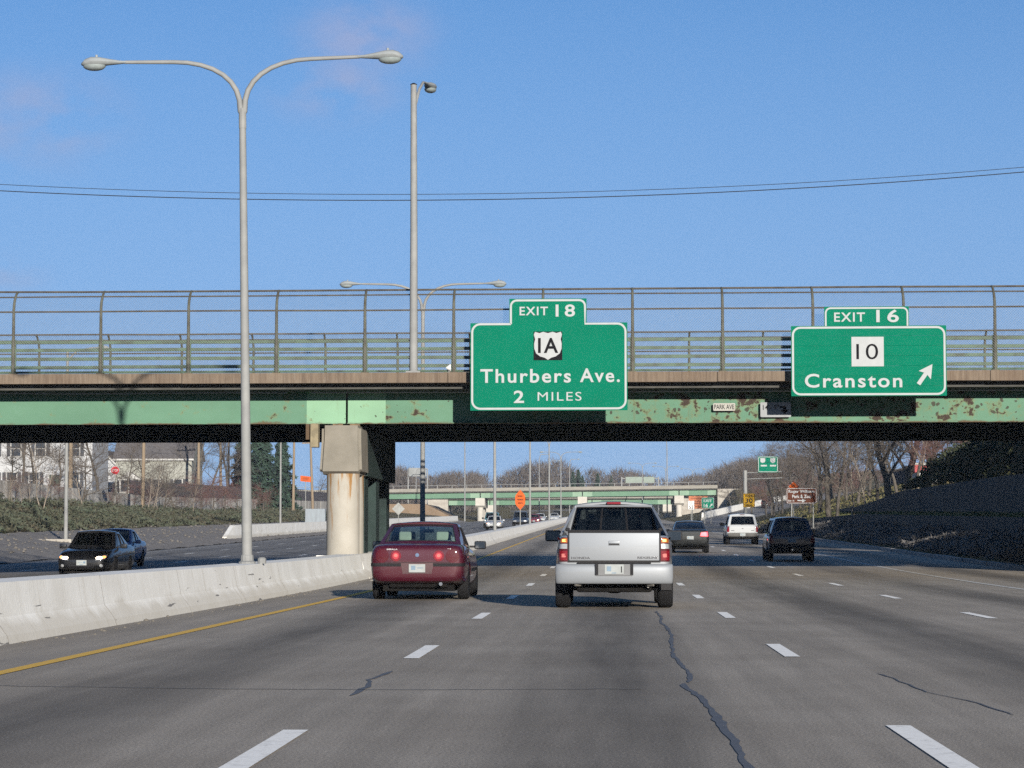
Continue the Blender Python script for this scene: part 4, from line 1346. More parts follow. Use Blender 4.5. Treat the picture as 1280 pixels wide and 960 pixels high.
for i, (px, Y, s) in enumerate([(1188, 168, .8), (1205, 172, .9), (1228, 165, .75), (1250, 172, .8), (1180, 190, 1.0), (1215, 188, 1.0)]):
    plant_tree('red', at(px, 600, Y).x, Y, s, 'reddish twiggy shrub above the hedge on the right', 'reddish shrubs above the hedge', name='bare_shrub', cat='shrub')
# undergrowth along the ramp bank
for i in range(26):
    Y = rt.uniform(300, 440)
    x = ramp_x(Y) + rt.uniform(6, 18)
    plant_tree('red' if i % 3 else 'small', x, Y, rt.uniform(.6, 1.0), 'low twiggy shrub on the bank above the exit ramp', 'shrubs above the exit ramp', name='bare_shrub', cat='shrub')
# shade givers: evergreens on the embankment beside the bridge, right of the frame
for i, (x, y, s) in enumerate([(30, 97, 1.0), (36, 104, 1.1), (26, 60, .75), (34, 62, 1.0), (42, 98, 1.2), (50, 104, 1.2), (43, 60, 1.2), (58, 98, 1.2), (52, 62, 1.2), (24.5, 101, .8), (38, 46, 1.0), (48, 46, 1.2), (66, 62, 1.3), (64, 106, 1.2), (28, 66, .95), (31, 93, 1.1), (27, 91, .9), (35, 56, 1.05), (29, 54, .85), (33, 69, 1.0), (36, 96, 1.2), (24.5, 92.5, .7), (27.5, 98, .85)]):
    plant_tree('fir', x, y, s, 'dark evergreen beside the bridge approach, out of frame to the right', 'evergreens beside the bridge approach', name='evergreen_tree')

# --- left bank
plant_tree('fir', at(325, 620, 330).x, 330, 1.0, 'big dark evergreen behind the lamp pole on the left bank', name='evergreen_tree')
plant_tree('spruce', at(352, 620, 345).x, 345, 1.05, 'evergreen right of the big one behind the dark fence', name='evergreen_tree')
plant_tree('spruce', at(303, 620, 350).x, 350, 1.0, 'evergreen left of the big one beside the bare thicket', name='evergreen_tree')
for px, Y, k, s, lb in [(28, 203, 'A', .55, 'dark branching bare tree before the white house at far left'), (52, 190, 'thin', 1.0, 'pale sapling before the white house at far left'), (104, 213, 'small', 1.25, 'slender bare tree right of the light pole at left'), (123, 238, 'C', .75, 'tall bare tree between the two white houses'),
                        (138, 218, 'small', .75, 'small rounded bare tree beside the stop sign'), (192, 225, 'thin', .9, 'thin sapling before the second house'), (205, 236, 'small', 1.1, 'bare tree in front of the second house wall'), (220, 250, 'C', .5, 'bushy bare tree at the right end of the second house'),
                        (243, 300, 'A', .75, 'bare tree behind the utility poles right of the second house'), (262, 310, 'C', .8, 'bare tree in the thicket between the utility poles'), (283, 320, 'B', .75, 'bare tree close left of the evergreens'), (12, 215, 'small', 1.0, 'bare shrub at the left edge of the picture'), (74, 232, 'small', 1.3, 'bare tree before the right end of the far left house'), (43, 222, 'C', .62, 'wide bare tree before the middle of the far left house'), (158, 262, 'small', 1.3, 'bare tree left of the cream house porch'), (183, 270, 'C', .55, 'spreading bare tree before the cream house'), (395, 470, 'C', .6, 'distant rounded bare tree beside the pier')]:
    plant_tree(k, at(px, 620, Y).x, Y, s, lb)
for px, Y, s in [(236, 262, .7), (252, 268, .85), (266, 275, .8), (282, 280, .8), (298, 285, .75), (180, 240, .55), (212, 243, .5), (316, 290, .7), (330, 296, .7), (150, 226, .5), (168, 232, .55), (62, 200, .5), (20, 192, .5)]:
    plant_tree('red', at(px, 620, Y).x, Y, s, 'reddish twiggy shrub behind the left retaining wall', 'reddish shrubs behind the left wall', name='bare_shrub', cat='shrub')
for px, Y, s in [(8, 176, .55), (14, 180, .6), (30, 178, .5), (36, 184, .6), (53, 182, 1.0), (105, 200, 1.0), (186, 222, .95), (200, 228, .8), (238, 236, .8)]:
    x = max(-44.0, at(px, 630, Y).x)
    plant_tree('thin', x, Y, s * .8, 'thin leafless sapling among the junipers on the left bank', 'saplings on the juniper bank')

# juniper ground cover: one green mass
rj = random.Random(3)
pts = []
def hump(x, y):
    return .42 + .30 * math.sin(x * .9 + 1.3 * math.sin(y * .31)) * math.sin(y * .45 + x * .2) + .18 * math.sin(x * 2.1 - y * 1.2)
while len(pts) < 85000:
    y = 95 + 250 * rj.random() ** 1.15
    x = rj.uniform(-44.7, -33.2)
    if math.sin(y * .13) + math.sin(x * .5 + y * .07) < -1.35: continue
    if y < 175 and x < -42.0 and rj.random() < .8: continue
    hh = max(.08, hump(x, y))
    edge = min(1.0, (x + 44.9) / .8, (-32.9 - x) / .8)
    pts.append((x, y, gz(x, y) + .05 + hh * max(.2, edge) * rj.uniform(.45, 1.1)))
tag(leaves(pts, .115, 4, 1.3).build('juniper_cover', JUN, fix=False), 'low green juniper ground cover on the left bank', None, kind='stuff')
pts = []
while len(pts) < 4200:
    y = rj.uniform(120, 200); x = rj.uniform(-44.7, -41)
    pts.append((x, y, gz(x, y) + rj.uniform(.02, .2)))
tag(leaves(pts, .12, 5).build('bark_mulch', IVY, fix=False), 'brown leaf litter at the top of the left bank', None, kind='stuff')

# dry grey brush on the right bank
pts = []
while len(pts) < 42000:
    y = 86 + 150 * rj.random() ** 1.2
    x = rj.uniform(13.9, 16.8)
    hh = .22 + .16 * math.sin(x * 2 + y * .6) * math.sin(y * .37)
    pts.append((x, y, gz(x, y) + max(.03, hh * rj.uniform(.1, 1.3))))
tag(leaves(pts, .075, 6, 2.4).build('dry_brush', BRUSH, fix=False), 'grey dry brush on the bank along the right kerb', None, kind='stuff')
# terrace grass and leaf litter
pts = []
while len(pts) < 9000:
    y = 95 + 140 * rj.random(); x = rj.uniform(17.3, 19.8)
    pts.append((x, y, gz(x, y) + rj.uniform(.0, .12)))
tag(leaves(pts, .09, 7).build('terrace_grass', leaf_mat('terrace_green', (.10, .13, .04), (.11, .10, .045)), fix=False), 'rough grass on the terrace between the two right hand walls', None, kind='stuff')
pts = []
while len(pts) < 16000:
    y = 150 + 130 * rj.random(); x = rj.uniform(14.2, 36)
    pts.append((x, y, gz(x, y) + rj.uniform(.0, .14)))
tag(leaves(pts, .10, 8).build('bank_grass', leaf_mat('bank_green', (.115, .12, .045), (.13, .10, .055)), fix=False), 'rough winter grass on the right hand bank', None, kind='stuff')

# clipped evergreen hedge above the upper wall
pts = []
c0 = 118
while len(pts) < 21000:
    y = rj.uniform(c0, 176)
    wv = 1 + .16 * math.sin(y * .8) + .1 * math.sin(y * 2.3)
    a = rj.uniform(0, math.pi); rr = math.sqrt(rj.uniform(.55, 1.0))
    hgt = table([(118, 3.6), (140, 2.9), (165, 2.3), (176, .7)], y)
    pts.append((22.4 + 1.9 * wv * rr * math.cos(a), y, gz(21.5, y) + .1 + hgt * wv * rr * math.sin(a) * rj.uniform(.85, 1.05)))
h = thing('hedge', 'dark rounded evergreen hedge above the upper right retaining wall', 'hedge', (22.4, 147, gz(22.4, 147)))
o = leaves(pts, .15, 9).build('foliage', HEDGE, h, fix=False)
o.location = (-22.4, -147, -gz(22.4, 147))
st = MB()
for k in range(19):
    y = 119.5 + 3 * k
    st.tube([(22.4, y, gz(22.4, y) - .2), (22.4 + rj.uniform(-.4, .4), y + rj.uniform(-.3, .3), gz(22.4, y) + 1.6)], [.07, .02], 5)
o = st.build('stems', BARK, h); o.location = (-22.4, -147, -gz(22.4, 147))

# far wood beyond the second bridge: reads as one mass
rw = random.Random(17)
wood = MB()
def low_tree(x, y, z, H, rnd):
    wood.tube([(x, y, z), (x, y, z + H * .6)], [.25, .1], 4, cap=False)
    n = 150
    for _ in range(n):
        a = rnd.uniform(0, 6.28); h = rnd.uniform(.0, 1.0)
        r = H * .36 * math.sin(math.pi * min(1, .12 + h * .82)) * math.sqrt(rnd.random())
        bx, by, bz = x + r * .55 * math.cos(a), y + r * .55 * math.sin(a), z + H * h * .84
        L = H * rnd.uniform(.10, .22)
        d = Vector((math.cos(a) * .6 + rnd.gauss(0, .3), math.sin(a) * .6 + rnd.gauss(0, .3), rnd.uniform(.4, 1.3))).normalized()
        p = Vector((bx, by, bz)); q = p + d * L
        w = Vector((rnd.gauss(0, 1), rnd.gauss(0, 1), rnd.gauss(0, .4))).normalized() * H * rnd.uniform(.004, .010)
        o = len(wood.v)
        wood.v += [tuple(p - w), tuple(p + w), tuple(q)]
        wood.f.append((o, o + 1, o + 2))
for i in range(620):
    y = rw.uniform(610, 790)
    px = rw.uniform(455, 1010)
    x = at(px, 600, y).x
    if -32 < x < 18 and y < 712: continue
    top = table([(455, 588), (490, 578), (505, 574), (530, 590), (560, 582), (600, 582), (625, 588), (645, 576), (670, 566), (700, 566), (720, 578), (770, 578), (800, 582), (830, 592), (855, 588), (880, 585), (905, 572), (930, 565), (1010, 560)], px)
    base = rise(640) + lat(min(-60, max(x, -60)), 700) * .5
    H = max(5.0, at(px, top + abs(rw.gauss(0, 7)), y).z - base)
    low_tree(x, y, base, H, rw)
tag(wood.build('far_wood', M('far_wood_twigs', (.085, .072, .062), (.058, .048, .043), .05, .95), fix=False), 'distant leafless wood behind the second bridge', None, kind='stuff')
for px, y, s in [(716, 715, 1.3), (723, 720, 1.35), (728, 715, 1.15), (747, 725, 1.2), (764, 730, 1.1)]:
    x = at(px, 600, y).x
    tr, cr = TREES['fir']
    t = thing('evergreen_tree', 'pointed dark evergreen standing in the far wood', 'tree', (x, y, gz(x, y)), 0, 'evergreens in the far wood')
    t.scale = (s * .5, s * .5, s * .58)
    link('trunk', tr, t); link('crown', cr, t)

# ================================================================== left bank: wall, houses, poles
WALLM = M('streaked_wall_concrete', (.44, .42, .38), (.18, .165, .145), 1.0, .95, stretch=(.6, .6, .09), p=(.40, .66), bump=.3, vary=.12)
lw = thing('retaining_wall', 'streaked pale concrete retaining wall along the top of the left bank', 'wall', (-45.1, 120, gz(-45.0, 120)))
def wall_run(t, ox, oyy, oz, x, ys, z0f, z1f, mat, name, th=.28):
    for y0, y1 in zip(ys, ys[1:]):
        a0, a1, b0, b1 = z0f(y0), z0f(y1), z1f(y0), z1f(y1)
        j = random.uniform(-.012, .012)
        v = []
        for xx in (x - th / 2 + j, x + th / 2 + j):
            v += [(xx - ox, y0 + .012 - oyy, a0 - oz), (xx - ox, y1 - .012 - oyy, a1 - oz), (xx - ox, y1 - .012 - oyy, b1 - oz), (xx - ox, y0 + .012 - oyy, b0 - oz)]
        MB().add(v, [(0, 1, 2, 3), (7, 6, 5, 4), (0, 4, 5, 1), (1, 5, 6, 2), (2, 6, 7, 3), (3, 7, 4, 0)]).build(name, mat, t)
ox, oyy, oz = lw.location
wall_run(lw, ox, oyy, oz, -45.12, frange(112, 436, 3.0), lambda y: gz(-45.0, y) - .4, lambda y: rise(y) + walltop(y), WALLM, 'wall_panel')

SIDING = M('white_siding', (.34, .35, .36), (.30, .31, .32), .8, .6, stretch=(.3, .3, 4))
SIDE2 = M('cream_siding', (.23, .235, .21), (.19, .195, .17), .8, .7, stretch=(.3, .3, 4))
SHING = M('grey_shingles', (.085, .08, .082), (.06, .056, .058), 2.5, .95, bump=.4)
SHINGB = M('brown_shingles', (.06, .045, .04), (.045, .035, .03), 2.5, .95, bump=.4)
PANE = M('window_glass_dark', (.018, .022, .028), (.03, .035, .04), 2, .08, spec=.7)
TRIM = M('white_trim', (.36, .36, .35), (.32, .32, .31), 3, .8, spec=.1)
SHUT = M('dark_shutter', (.03, .035, .045), None, 3, .7)
BRICK = M('chimney_brick', (.20, .09, .06), (.13, .06, .045), 6, .9)

def house(label, cx, cy, W, D, eave, ridge, wallm, roofm, wins, door=None, porch=None, chimney=None, gable='x', shutters=True):
    """front faces the road side (-y, towards the camera); ridge runs along x, or along y for gable='y'"""
    g = gz(cx, cy)
    t = thing('house', label, 'house', (cx, cy, g))
    if gable == 'x':
        body = [(-D / 2, -.5), (D / 2, -.5), (D / 2, eave), (0, ridge), (-D / 2, eave)]
        MB().prism([(a, b_) for a, b_ in body], -W / 2, W / 2, 'x').build('wall', wallm, t)
        rf = MB()
        for s in (-1, 1):
            k = (ridge - eave) / (D / 2)
            q = [(s * (D / 2 + .35), eave - .35 * k + .03), (0, ridge + .03), (0, ridge + .20), (s * (D / 2 + .35), eave - .35 * k + .18)]
            rf.prism(q, -W / 2 - .3, W / 2 + .3, 'x')
        roof = rf.build('roof', roofm, t)
        MB().box(-W / 2 - .3, W / 2 + .3, -D / 2 - .42, -D / 2 - .34, eave - .35 * k - .04, eave - .35 * k + .16).build('fascia', TRIM, roof)
    else:
        body = [(-W / 2, -.5), (W / 2, -.5), (W / 2, eave), (0, ridge), (-W / 2, eave)]
        MB().prism(body, -D / 2, D / 2, 'y').build('wall', wallm, t)
        rf = MB(); tr = MB()
        k = (ridge - eave) / (W / 2)
        for s in (-1, 1):
            q = [(s * (W / 2 + .35), eave - .35 * k + .03), (0, ridge + .03), (0, ridge + .20), (s * (W / 2 + .35), eave - .35 * k + .18)]
            rf.prism(q, -D / 2 - .3, D / 2 + .3, 'y')
            q = [(s * (W / 2 + .36), eave - .35 * k - .10), (0, ridge - .1), (0, ridge + .22), (s * (W / 2 + .36), eave - .35 * k + .2)]
            tr.prism(q, -D / 2 - .38, -D / 2 - .31, 'y')
        roof = rf.build('roof', roofm, t)
        tr.build('rake_board', TRIM, roof)
    yf = -D / 2
    for (x, z, w, h) in wins:
        wd = ribbon(MB(), [(x - w / 2, z - h / 2), (x + w / 2, z - h / 2), (x + w / 2, z + h / 2), (x - w / 2, z + h / 2)], .12, yf - .06, yf + .02, True).build('window', TRIM, t)
        MB().box(x - w / 2, x + w / 2, yf - .02, yf - .005, z - h / 2, z + h / 2).build('pane', PANE, wd)
        MB().box(x - w / 2, x + w / 2, yf - .035, yf - .021, z - .03, z + .03).build('sash_bar', TRIM, wd)
        MB().box(x - w / 2 - .1, x + w / 2 + .1, yf - .12, yf - .061, z - h / 2 - .12, z - h / 2 - .065).build('sill', TRIM, wd)
        if shutters:
            for s in (-1, 1):
                a = x + s * (w / 2 + .25)
                MB().box(a - .17, a + .17, yf - .04, yf - .004, z - h / 2, z + h / 2).build('shutter', SHUT, wd)
    if door:
        x, w, h = door
        d = MB().box(x - w / 2, x + w / 2, yf - .05, yf - .004, .1, h).build('door', M('door_green', (.03, .045, .03), None, 3, .5), t)
        ribbon(MB(), [(x - w / 2 - .05, .1), (x - w / 2 - .05, h + .05), (x + w / 2 + .05, h + .05), (x + w / 2 + .05, .1)], .12, yf - .08, yf - .002).build('door_frame', TRIM, d)
    if porch:
        x, w, dep, h = porch
        p = MB().prism([(x - w / 2 - .2, h), (x + w / 2 + .2, h), (x, h + .9)], yf - dep - .2, yf - .01, 'y').build('porch_roof', roofm, t)
        MB().prism([(x - w / 2 - .22, h - .1), (x + w / 2 + .22, h - .1), (x + w / 2 + .22, h + .02), (x, h + .95), (x - w / 2 - .22, h + .02)], yf - dep - .25, yf - dep - .201, 'y').build('pediment', TRIM, p)
        for s in (-1, 1):
            MB().box(x + s * w / 2 - .09, x + s * w / 2 + .09, yf - dep - .1, yf - dep + .08, -.2, h - .1).build('column', TRIM, p)
        MB().box(x - w / 2 - .1, x + w / 2 + .1, yf - dep - .15, yf - .01, -.4, .1).build('step', CONC, p)
    if chimney:
        x, y, w, h = chimney
        MB().box(x - w / 2, x + w / 2, y - w / 2, y + w / 2, eave, h).build('chimney', BRICK, t)
    return t
cx = at(35, 600, 248).x
house('white clapboard house at the far left behind bare trees', cx, 248 + 4, 12.6, 8, 6.6, 9.6, SIDING, SHINGB, [(-3.6, 1.7, 1.0, 1.6), (-1.6, 1.7, 1.0, 1.6), (.6, 1.7, 1.0, 1.6), (4.6, 1.7, .9, 1.6), (-3.6, 4.8, 1.0, 1.5), (-1.2, 4.8, 1.0, 1.5), (1.2, 4.8, 1.0, 1.5), (4.6, 4.8, .9, 1.5)], (2.6, 1.0, 2.2), None, (-2, 1, .9, 10.6))
cx = at(192, 600, 300).x
house('cream house with grey shingled roof behind the stop sign', cx, 304, 9.0, 8, 5.0, 8.6, SIDE2, SHING, [(-3.4, 1.7, 1.0, 1.5), (.3, 1.7, 1.0, 1.5), (2.9, 1.7, 1.0, 1.5)], (-1.7, 1.0, 2.1), (-2.6, 2.2, 1.4, 2.4), (3.0, 1.0, .8, 9.4))
cx = at(128, 600, 330).x
house('small white gabled house half hidden between its two neighbours', cx, 334, 6.4, 8, 3.2, 6.4, SIDING, SHINGB, [(-1.4, 1.6, .9, 1.3), (1.4, 1.6, .9, 1.3)], None, None, None, 'y')
# red-roofed shed seen through the trees on the right
X = at(1172, 600, 230).x
g = gz(X, 230)
zb = at(1172, 598, 230).z - g
t = thing('shed', 'low white building with red roof band behind the right bank trees', 'building', (X, 232, g))
MB().box(-1.6, 2.2, 0, 4, -.5, zb + .6).build('wall', SIDING, t)
MB().box(-1.8, 2.4, -.2, 4.2, zb + .601, zb + 1.25).build('roof', M('red_roof', (.30, .03, .03), None, 3, .6), t)
MB().box(-1.85, 2.45, -.25, 4.25, zb + 1.251, zb + 1.45).build('roof_edge', TRIM, t)
MB().box(-.5, .4, -.03, -.004, .8, 1.7).build('window', PANE, t)

def utility_pole(px, Y, label, H=9.5, lean=0.0):
    x = at(px, 620, Y).x
    t = thing('utility_pole', label, 'pole', (x, Y, gz(x, Y) - .3), 0, None)
    t.rotation_euler = (0, lean, .3)
    MB().tube([(0, 0, 0), (0, 0, H * .5), (0, 0, H)], [.19, .165, .13], 10).build('pole', WOOD, t, smooth=50)
    MB().box(-1.1, 1.1, -.06, .06, H - .75, H - .6).build('crossarm', WOOD, t)
    for s in (-.95, -.45, .45, .95):
        MB().lathe([(.03, H - .6), (.06, H - .54), (.06, H - .46), (.03, H - .42)], 6, at=(s, 0, 0)).build('insulator', M('insulator', (.25, .26, .26), None, 3, .3), t)
utility_pole(88, 215, 'wooden utility pole just right of the grey light pole at left')
utility_pole(178.5, 228, 'wooden utility pole in front of the cream house', lean=R_(.4))
utility_pole(248, 290, 'wooden utility pole right of the cream house')
utility_pole(276, 318, 'pale wooden utility pole left of the big lamp post', 10.5, R_(-.6))
utility_pole(285.5, 360, 'thin distant utility pole left of the big lamp post', 11)
utility_pole(366.5, 318, 'utility pole beside the curved light pole near the pier', 10.5, R_(.5))
utility_pole(391.5, 330, 'leaning utility pole right beside the bridge pier', 10.5, R_(-2.2))
# power line between the left-bank poles
for i, dz in enumerate((8.9, 8.4)):
    pts = []
    for (pa, ya), (pb, yb) in zip([(88, 215), (178.5, 228), (248, 290), (276, 318)], [(178.5, 228), (248, 290), (276, 318), (366.5, 318)]):
        a, b_ = at(pa, 620, ya), at(pb, 620, yb)
        za, zb_ = gz(a.x, ya) + dz - .2, gz(b_.x, yb) + dz - .2
        for k in range(8):
            u = k / 8
            pts.append((a.x + (b_.x - a.x) * u, ya + (yb - ya) * u, za + (zb_ - za) * u - 1.2 * u * (1 - u)))
    tag(MB().tube(pts, .012, 4, cap=False).build('power_line', CABLE), ('upper' if i == 0 else 'lower') + ' power line strung between the left bank utility poles', 'cable')

def light_pole(px, Y, zb, H, label, curve, rad=.09):
    x = at(px, 640, Y).x
    t = thing('light_pole', label, 'street lamp', (x, Y, zb(x, Y)))
    if curve:
        P = [(0, 0, -.2), (0, 0, H * .5), (0, 0, H * .86)] + [(.5 * curve * (1 - math.cos(R_(a))), 0, H * .86 + H * .14 * math.sin(R_(a))) for a in (20, 40, 60, 80)] + [(curve * 1.6, 0, H)]
        MB().tube(P, [rad, rad * .85, rad * .7] + [rad * .6] * 4 + [rad * .45], 8).build('pole', GALV, t, smooth=50)
        h, ln = MB(), MB(); cobra(h, ln, curve * 1.6, 0, H, 1 if curve > 0 else -1, 0)
    else:
        MB().tube([(0, 0, -.2), (0, 0, H)], [rad, rad * .6], 8).build('pole', GALV, t, smooth=50)
        MB().tube([(0, 0, H - .5), (.5, 0, H), (1.4, 0, H + .2)], [rad * .5, rad * .45, rad * .4], 8).build('arm', GALV, t, smooth=50)
        h, ln = MB(), MB(); cobra(h, ln, 1.4, 0, H + .2, 1, 0)
    hd = h.build('lamp_head', HEADM, t); ln.build('lens', LENS, hd)
    return t
light_pole(82.5, 140, lambda x, y: gz(x, y) + .05, 10.5, 'tall grey light pole in the rubble at the left', 0, .12)
c = at(82.5, 672, 139.6)
tag(MB().rbox(c.x - 1.5, c.x + .5, 138.6, 140.6, gz(c.x, 139.6) - .2, gz(c.x, 139.6) + .22, .05).build('concrete_footing', CONC), 'pale concrete footing at the base of the left light pole', 'footing')
light_pole(350.5, 245, lambda x, y: gz(x, y), 9.2, 'curved grey light pole behind the white side barrier', 1.0, .11)
light_pole(581, 480, lambda x, y: gz(x, y), 20, 'tall grey pole left of centre behind the second bridge deck', 0, .14)
# dark screened fence behind the left wall, towards the pier
t = thing('screen_fence', 'dark mesh fence on top of the left wall near the evergreens', 'fence', (-46.2, 270, gz(-46.2, 270)))
SCREEN = M('dark_screen', (.035, .032, .04), (.025, .024, .03), 2, .9)
ox, oyy, oz = t.location
for y0 in frange(246, 420, 3.0):
    z0 = gz(-46.2, y0); z1 = gz(-46.2, y0 + 3)
    mb = MB()
    for k in range(15):                         # upright slats of the mesh screen
        yy = y0 + .1 + k * .2; zz = z0 + (z1 - z0) * k / 15
        mb.box(-46.23 - ox, -46.17 - ox, yy - oyy, yy + .13 - oyy, zz + .1 - oz, zz + 1.75 - oz)
    mb.build('screen_panel', SCREEN, t)
    MB().tube([(-46.2 - ox, y0 - oyy, z0 - .2 - oz), (-46.2 - ox, y0 - oyy, z0 + 1.9 - oz)], .04, 6).build('post', BLACKP, t)
# white side barrier on the far side of the southbound lanes
ob_x = -27.6
t = thing('side_barrier', 'white concrete barrier at the outer edge of the southbound lanes', 'barrier', (ob_x, 188, gz(ob_x, 188)))
seg = MB().prism([(-.3, -.3), (-.22, .25), (-.15, .98), (.15, .98), (.22, .25), (.3, -.3)], -3.04, 3.04).mesh('barrier_panel', BARM)
for k in range(46):
    y = 190.5 + 6.1 * k
    link('barrier_panel', seg, t, (0, y - 188, gz(ob_x, y) - gz(ob_x, 188)), (math.atan(slope(y)), 0, 0))
MB().add([(-.3, -.6, -.3), (.3, -.6, -.3), (.15, -.6, .97), (-.15, -.6, .97), (-.26, -4.2, -.3), (.26, -4.2, -.3), (.15, -4.2, .12), (-.15, -4.2, .12)], [(0, 1, 2, 3), (7, 6, 5, 4), (0, 4, 5, 1), (1, 5, 6, 2), (2, 6, 7, 3), (3, 7, 4, 0)]).build('end_terminal', BARM, t)
# stop sign and street furniture behind the wall
Y = 219
x = at(144, 588, Y).x; zc = at(144, 588, Y).z; g = gz(x, Y)
P = [(.40 * math.cos(R_(22.5 + 45 * i)), .40 + .40 * math.sin(R_(22.5 + 45 * i))) for i in range(8)]
post_sign('stop_sign', 'red octagonal stop sign between the left houses', x, Y, g, P, zc - g - .40, REDS, [('STOP', 0, .40, .52, .22, SWHITE)], SWHITE)
Y = 300
a0, a1 = at(375.5, 602, Y), at(388.5, 595, Y)
x = (a0.x + a1.x) / 2; g = gz(x, Y); w, h = a1.x - a0.x, a1.z - a0.z
t = post_sign('detour_sign', 'small tilted orange sign above the dark fence near the pier', x, Y, g, [(-w / 2, .05), (w / 2, -.08), (w / 2, h - .08), (-w / 2, h + .05)], a0.z - g, ORANGE, bars=[(-w * .3, w * .3, h * .62, .06, SBLACK), (-w * .3, w * .25, h * .3, .06, SBLACK)])
# pale cabinet below the fence next to the pier
Y = 272
a0, a1 = at(382, 640, Y), at(407, 622, Y)
t = thing('utility_cabinet', 'pale blue grey metal cabinet beside the pier on the left bank', 'cabinet', ((a0.x + a1.x) / 2, Y, gz((a0.x + a1.x) / 2, Y)))
w = a1.x - a0.x
MB().rbox(-w / 2, w / 2, -.4, .4, -.3, 1.75, .04).build('body', M('cabinet_paint', (.20, .235, .26), (.16, .18, .20), 3, .8, stretch=(3, 3, .4)), t)
for s in (-.25, .25):
    MB().box(w * s - w * .2, w * s + w * .2, -.43, -.402, .1, 1.6).build('door', MATS['cabinet_paint'], t)

# ================================================================== right bank walls
RW = M('stone_wall_dark', (.062, .053, .045), (.038, .034, .030), 1.6, .95, bump=.6, bscale=7, vary=.15)
t = thing('retaining_wall', 'low dark retaining wall along the foot of the right bank', 'wall', (17.03, 92, gz(16.9, 92)))
ox, oyy, oz = t.location
wall_run(t, ox, oyy, oz, 17.03, frange(104, 218, 3.0), lambda y: gz(16.9, y) - .4, lambda y: gz(17.2, y) + .22, RW, 'wall_panel', .3)
t = thing('retaining_wall', 'upper dark retaining wall stepping down below the right hedge', 'wall', (20.0, 100, gz(19.8, 100)))
ox, oyy, oz = t.location
wall_run(t, ox, oyy, oz, 20.0, frange(104, 222, 3.0), lambda y: gz(19.8, y) - .4, lambda y: gz(20.2, y) + .15, RW, 'wall_panel', .3)
# chain link fence, dark, among the trees on the right
t = thing('screen_fence', 'dark boundary fence behind the trees on the right bank', 'fence', (33, 200, gz(33, 200)))
ox, oyy, oz = t.location
for y0 in frange(150, 300, 3.0):
    z0, z1 = gz(33, y0), gz(33, y0 + 3)
    mb = MB()
    for k in range(12):
        yy = y0 + .1 + k * .25; zz = z0 + (z1 - z0) * k / 12
        mb.box(32.97 - ox, 33.03 - ox, yy - oyy, yy + .16 - oyy, zz - oz, zz + 1.9 - oz)
    mb.build('screen_panel', SCREEN, t)
    MB().tube([(33 - ox, y0 - oyy, z0 - .2 - oz), (33 - ox, y0 - oyy, z0 + 2.0 - oz)], .045, 6).build('post', BLACKP, t)

# ramp side wall, white
t = thing('ramp_barrier', 'white concrete barrier curving up along the exit ramp', 'barrier', (ramp_x(345) - 3.2, 345, rise(345) + ramp_z(345)))
ox, oyy, oz = t.location
ys = frange(345, 480, 6)
for y0, y1 in zip(ys, ys[1:]):
    v = []
    for y in (y0 + .02, y1 - .02):
        x = ramp_x(y) - 3.25; z = rise(y) + ramp_z(y)
        v += [(x - .28 - ox, y - oyy, z - .5 - oz), (x + .28 - ox, y - oyy, z - .5 - oz), (x + .16 - ox, y - oyy, z + .85 - oz), (x - .16 - ox, y - oyy, z + .85 - oz)]
    MB().add(v, [(0, 1, 2, 3), (7, 6, 5, 4), (0, 4, 5, 1), (1, 5, 6, 2), (2, 6, 7, 3), (3, 7, 4, 0)]).build('barrier_panel', BARM, t)

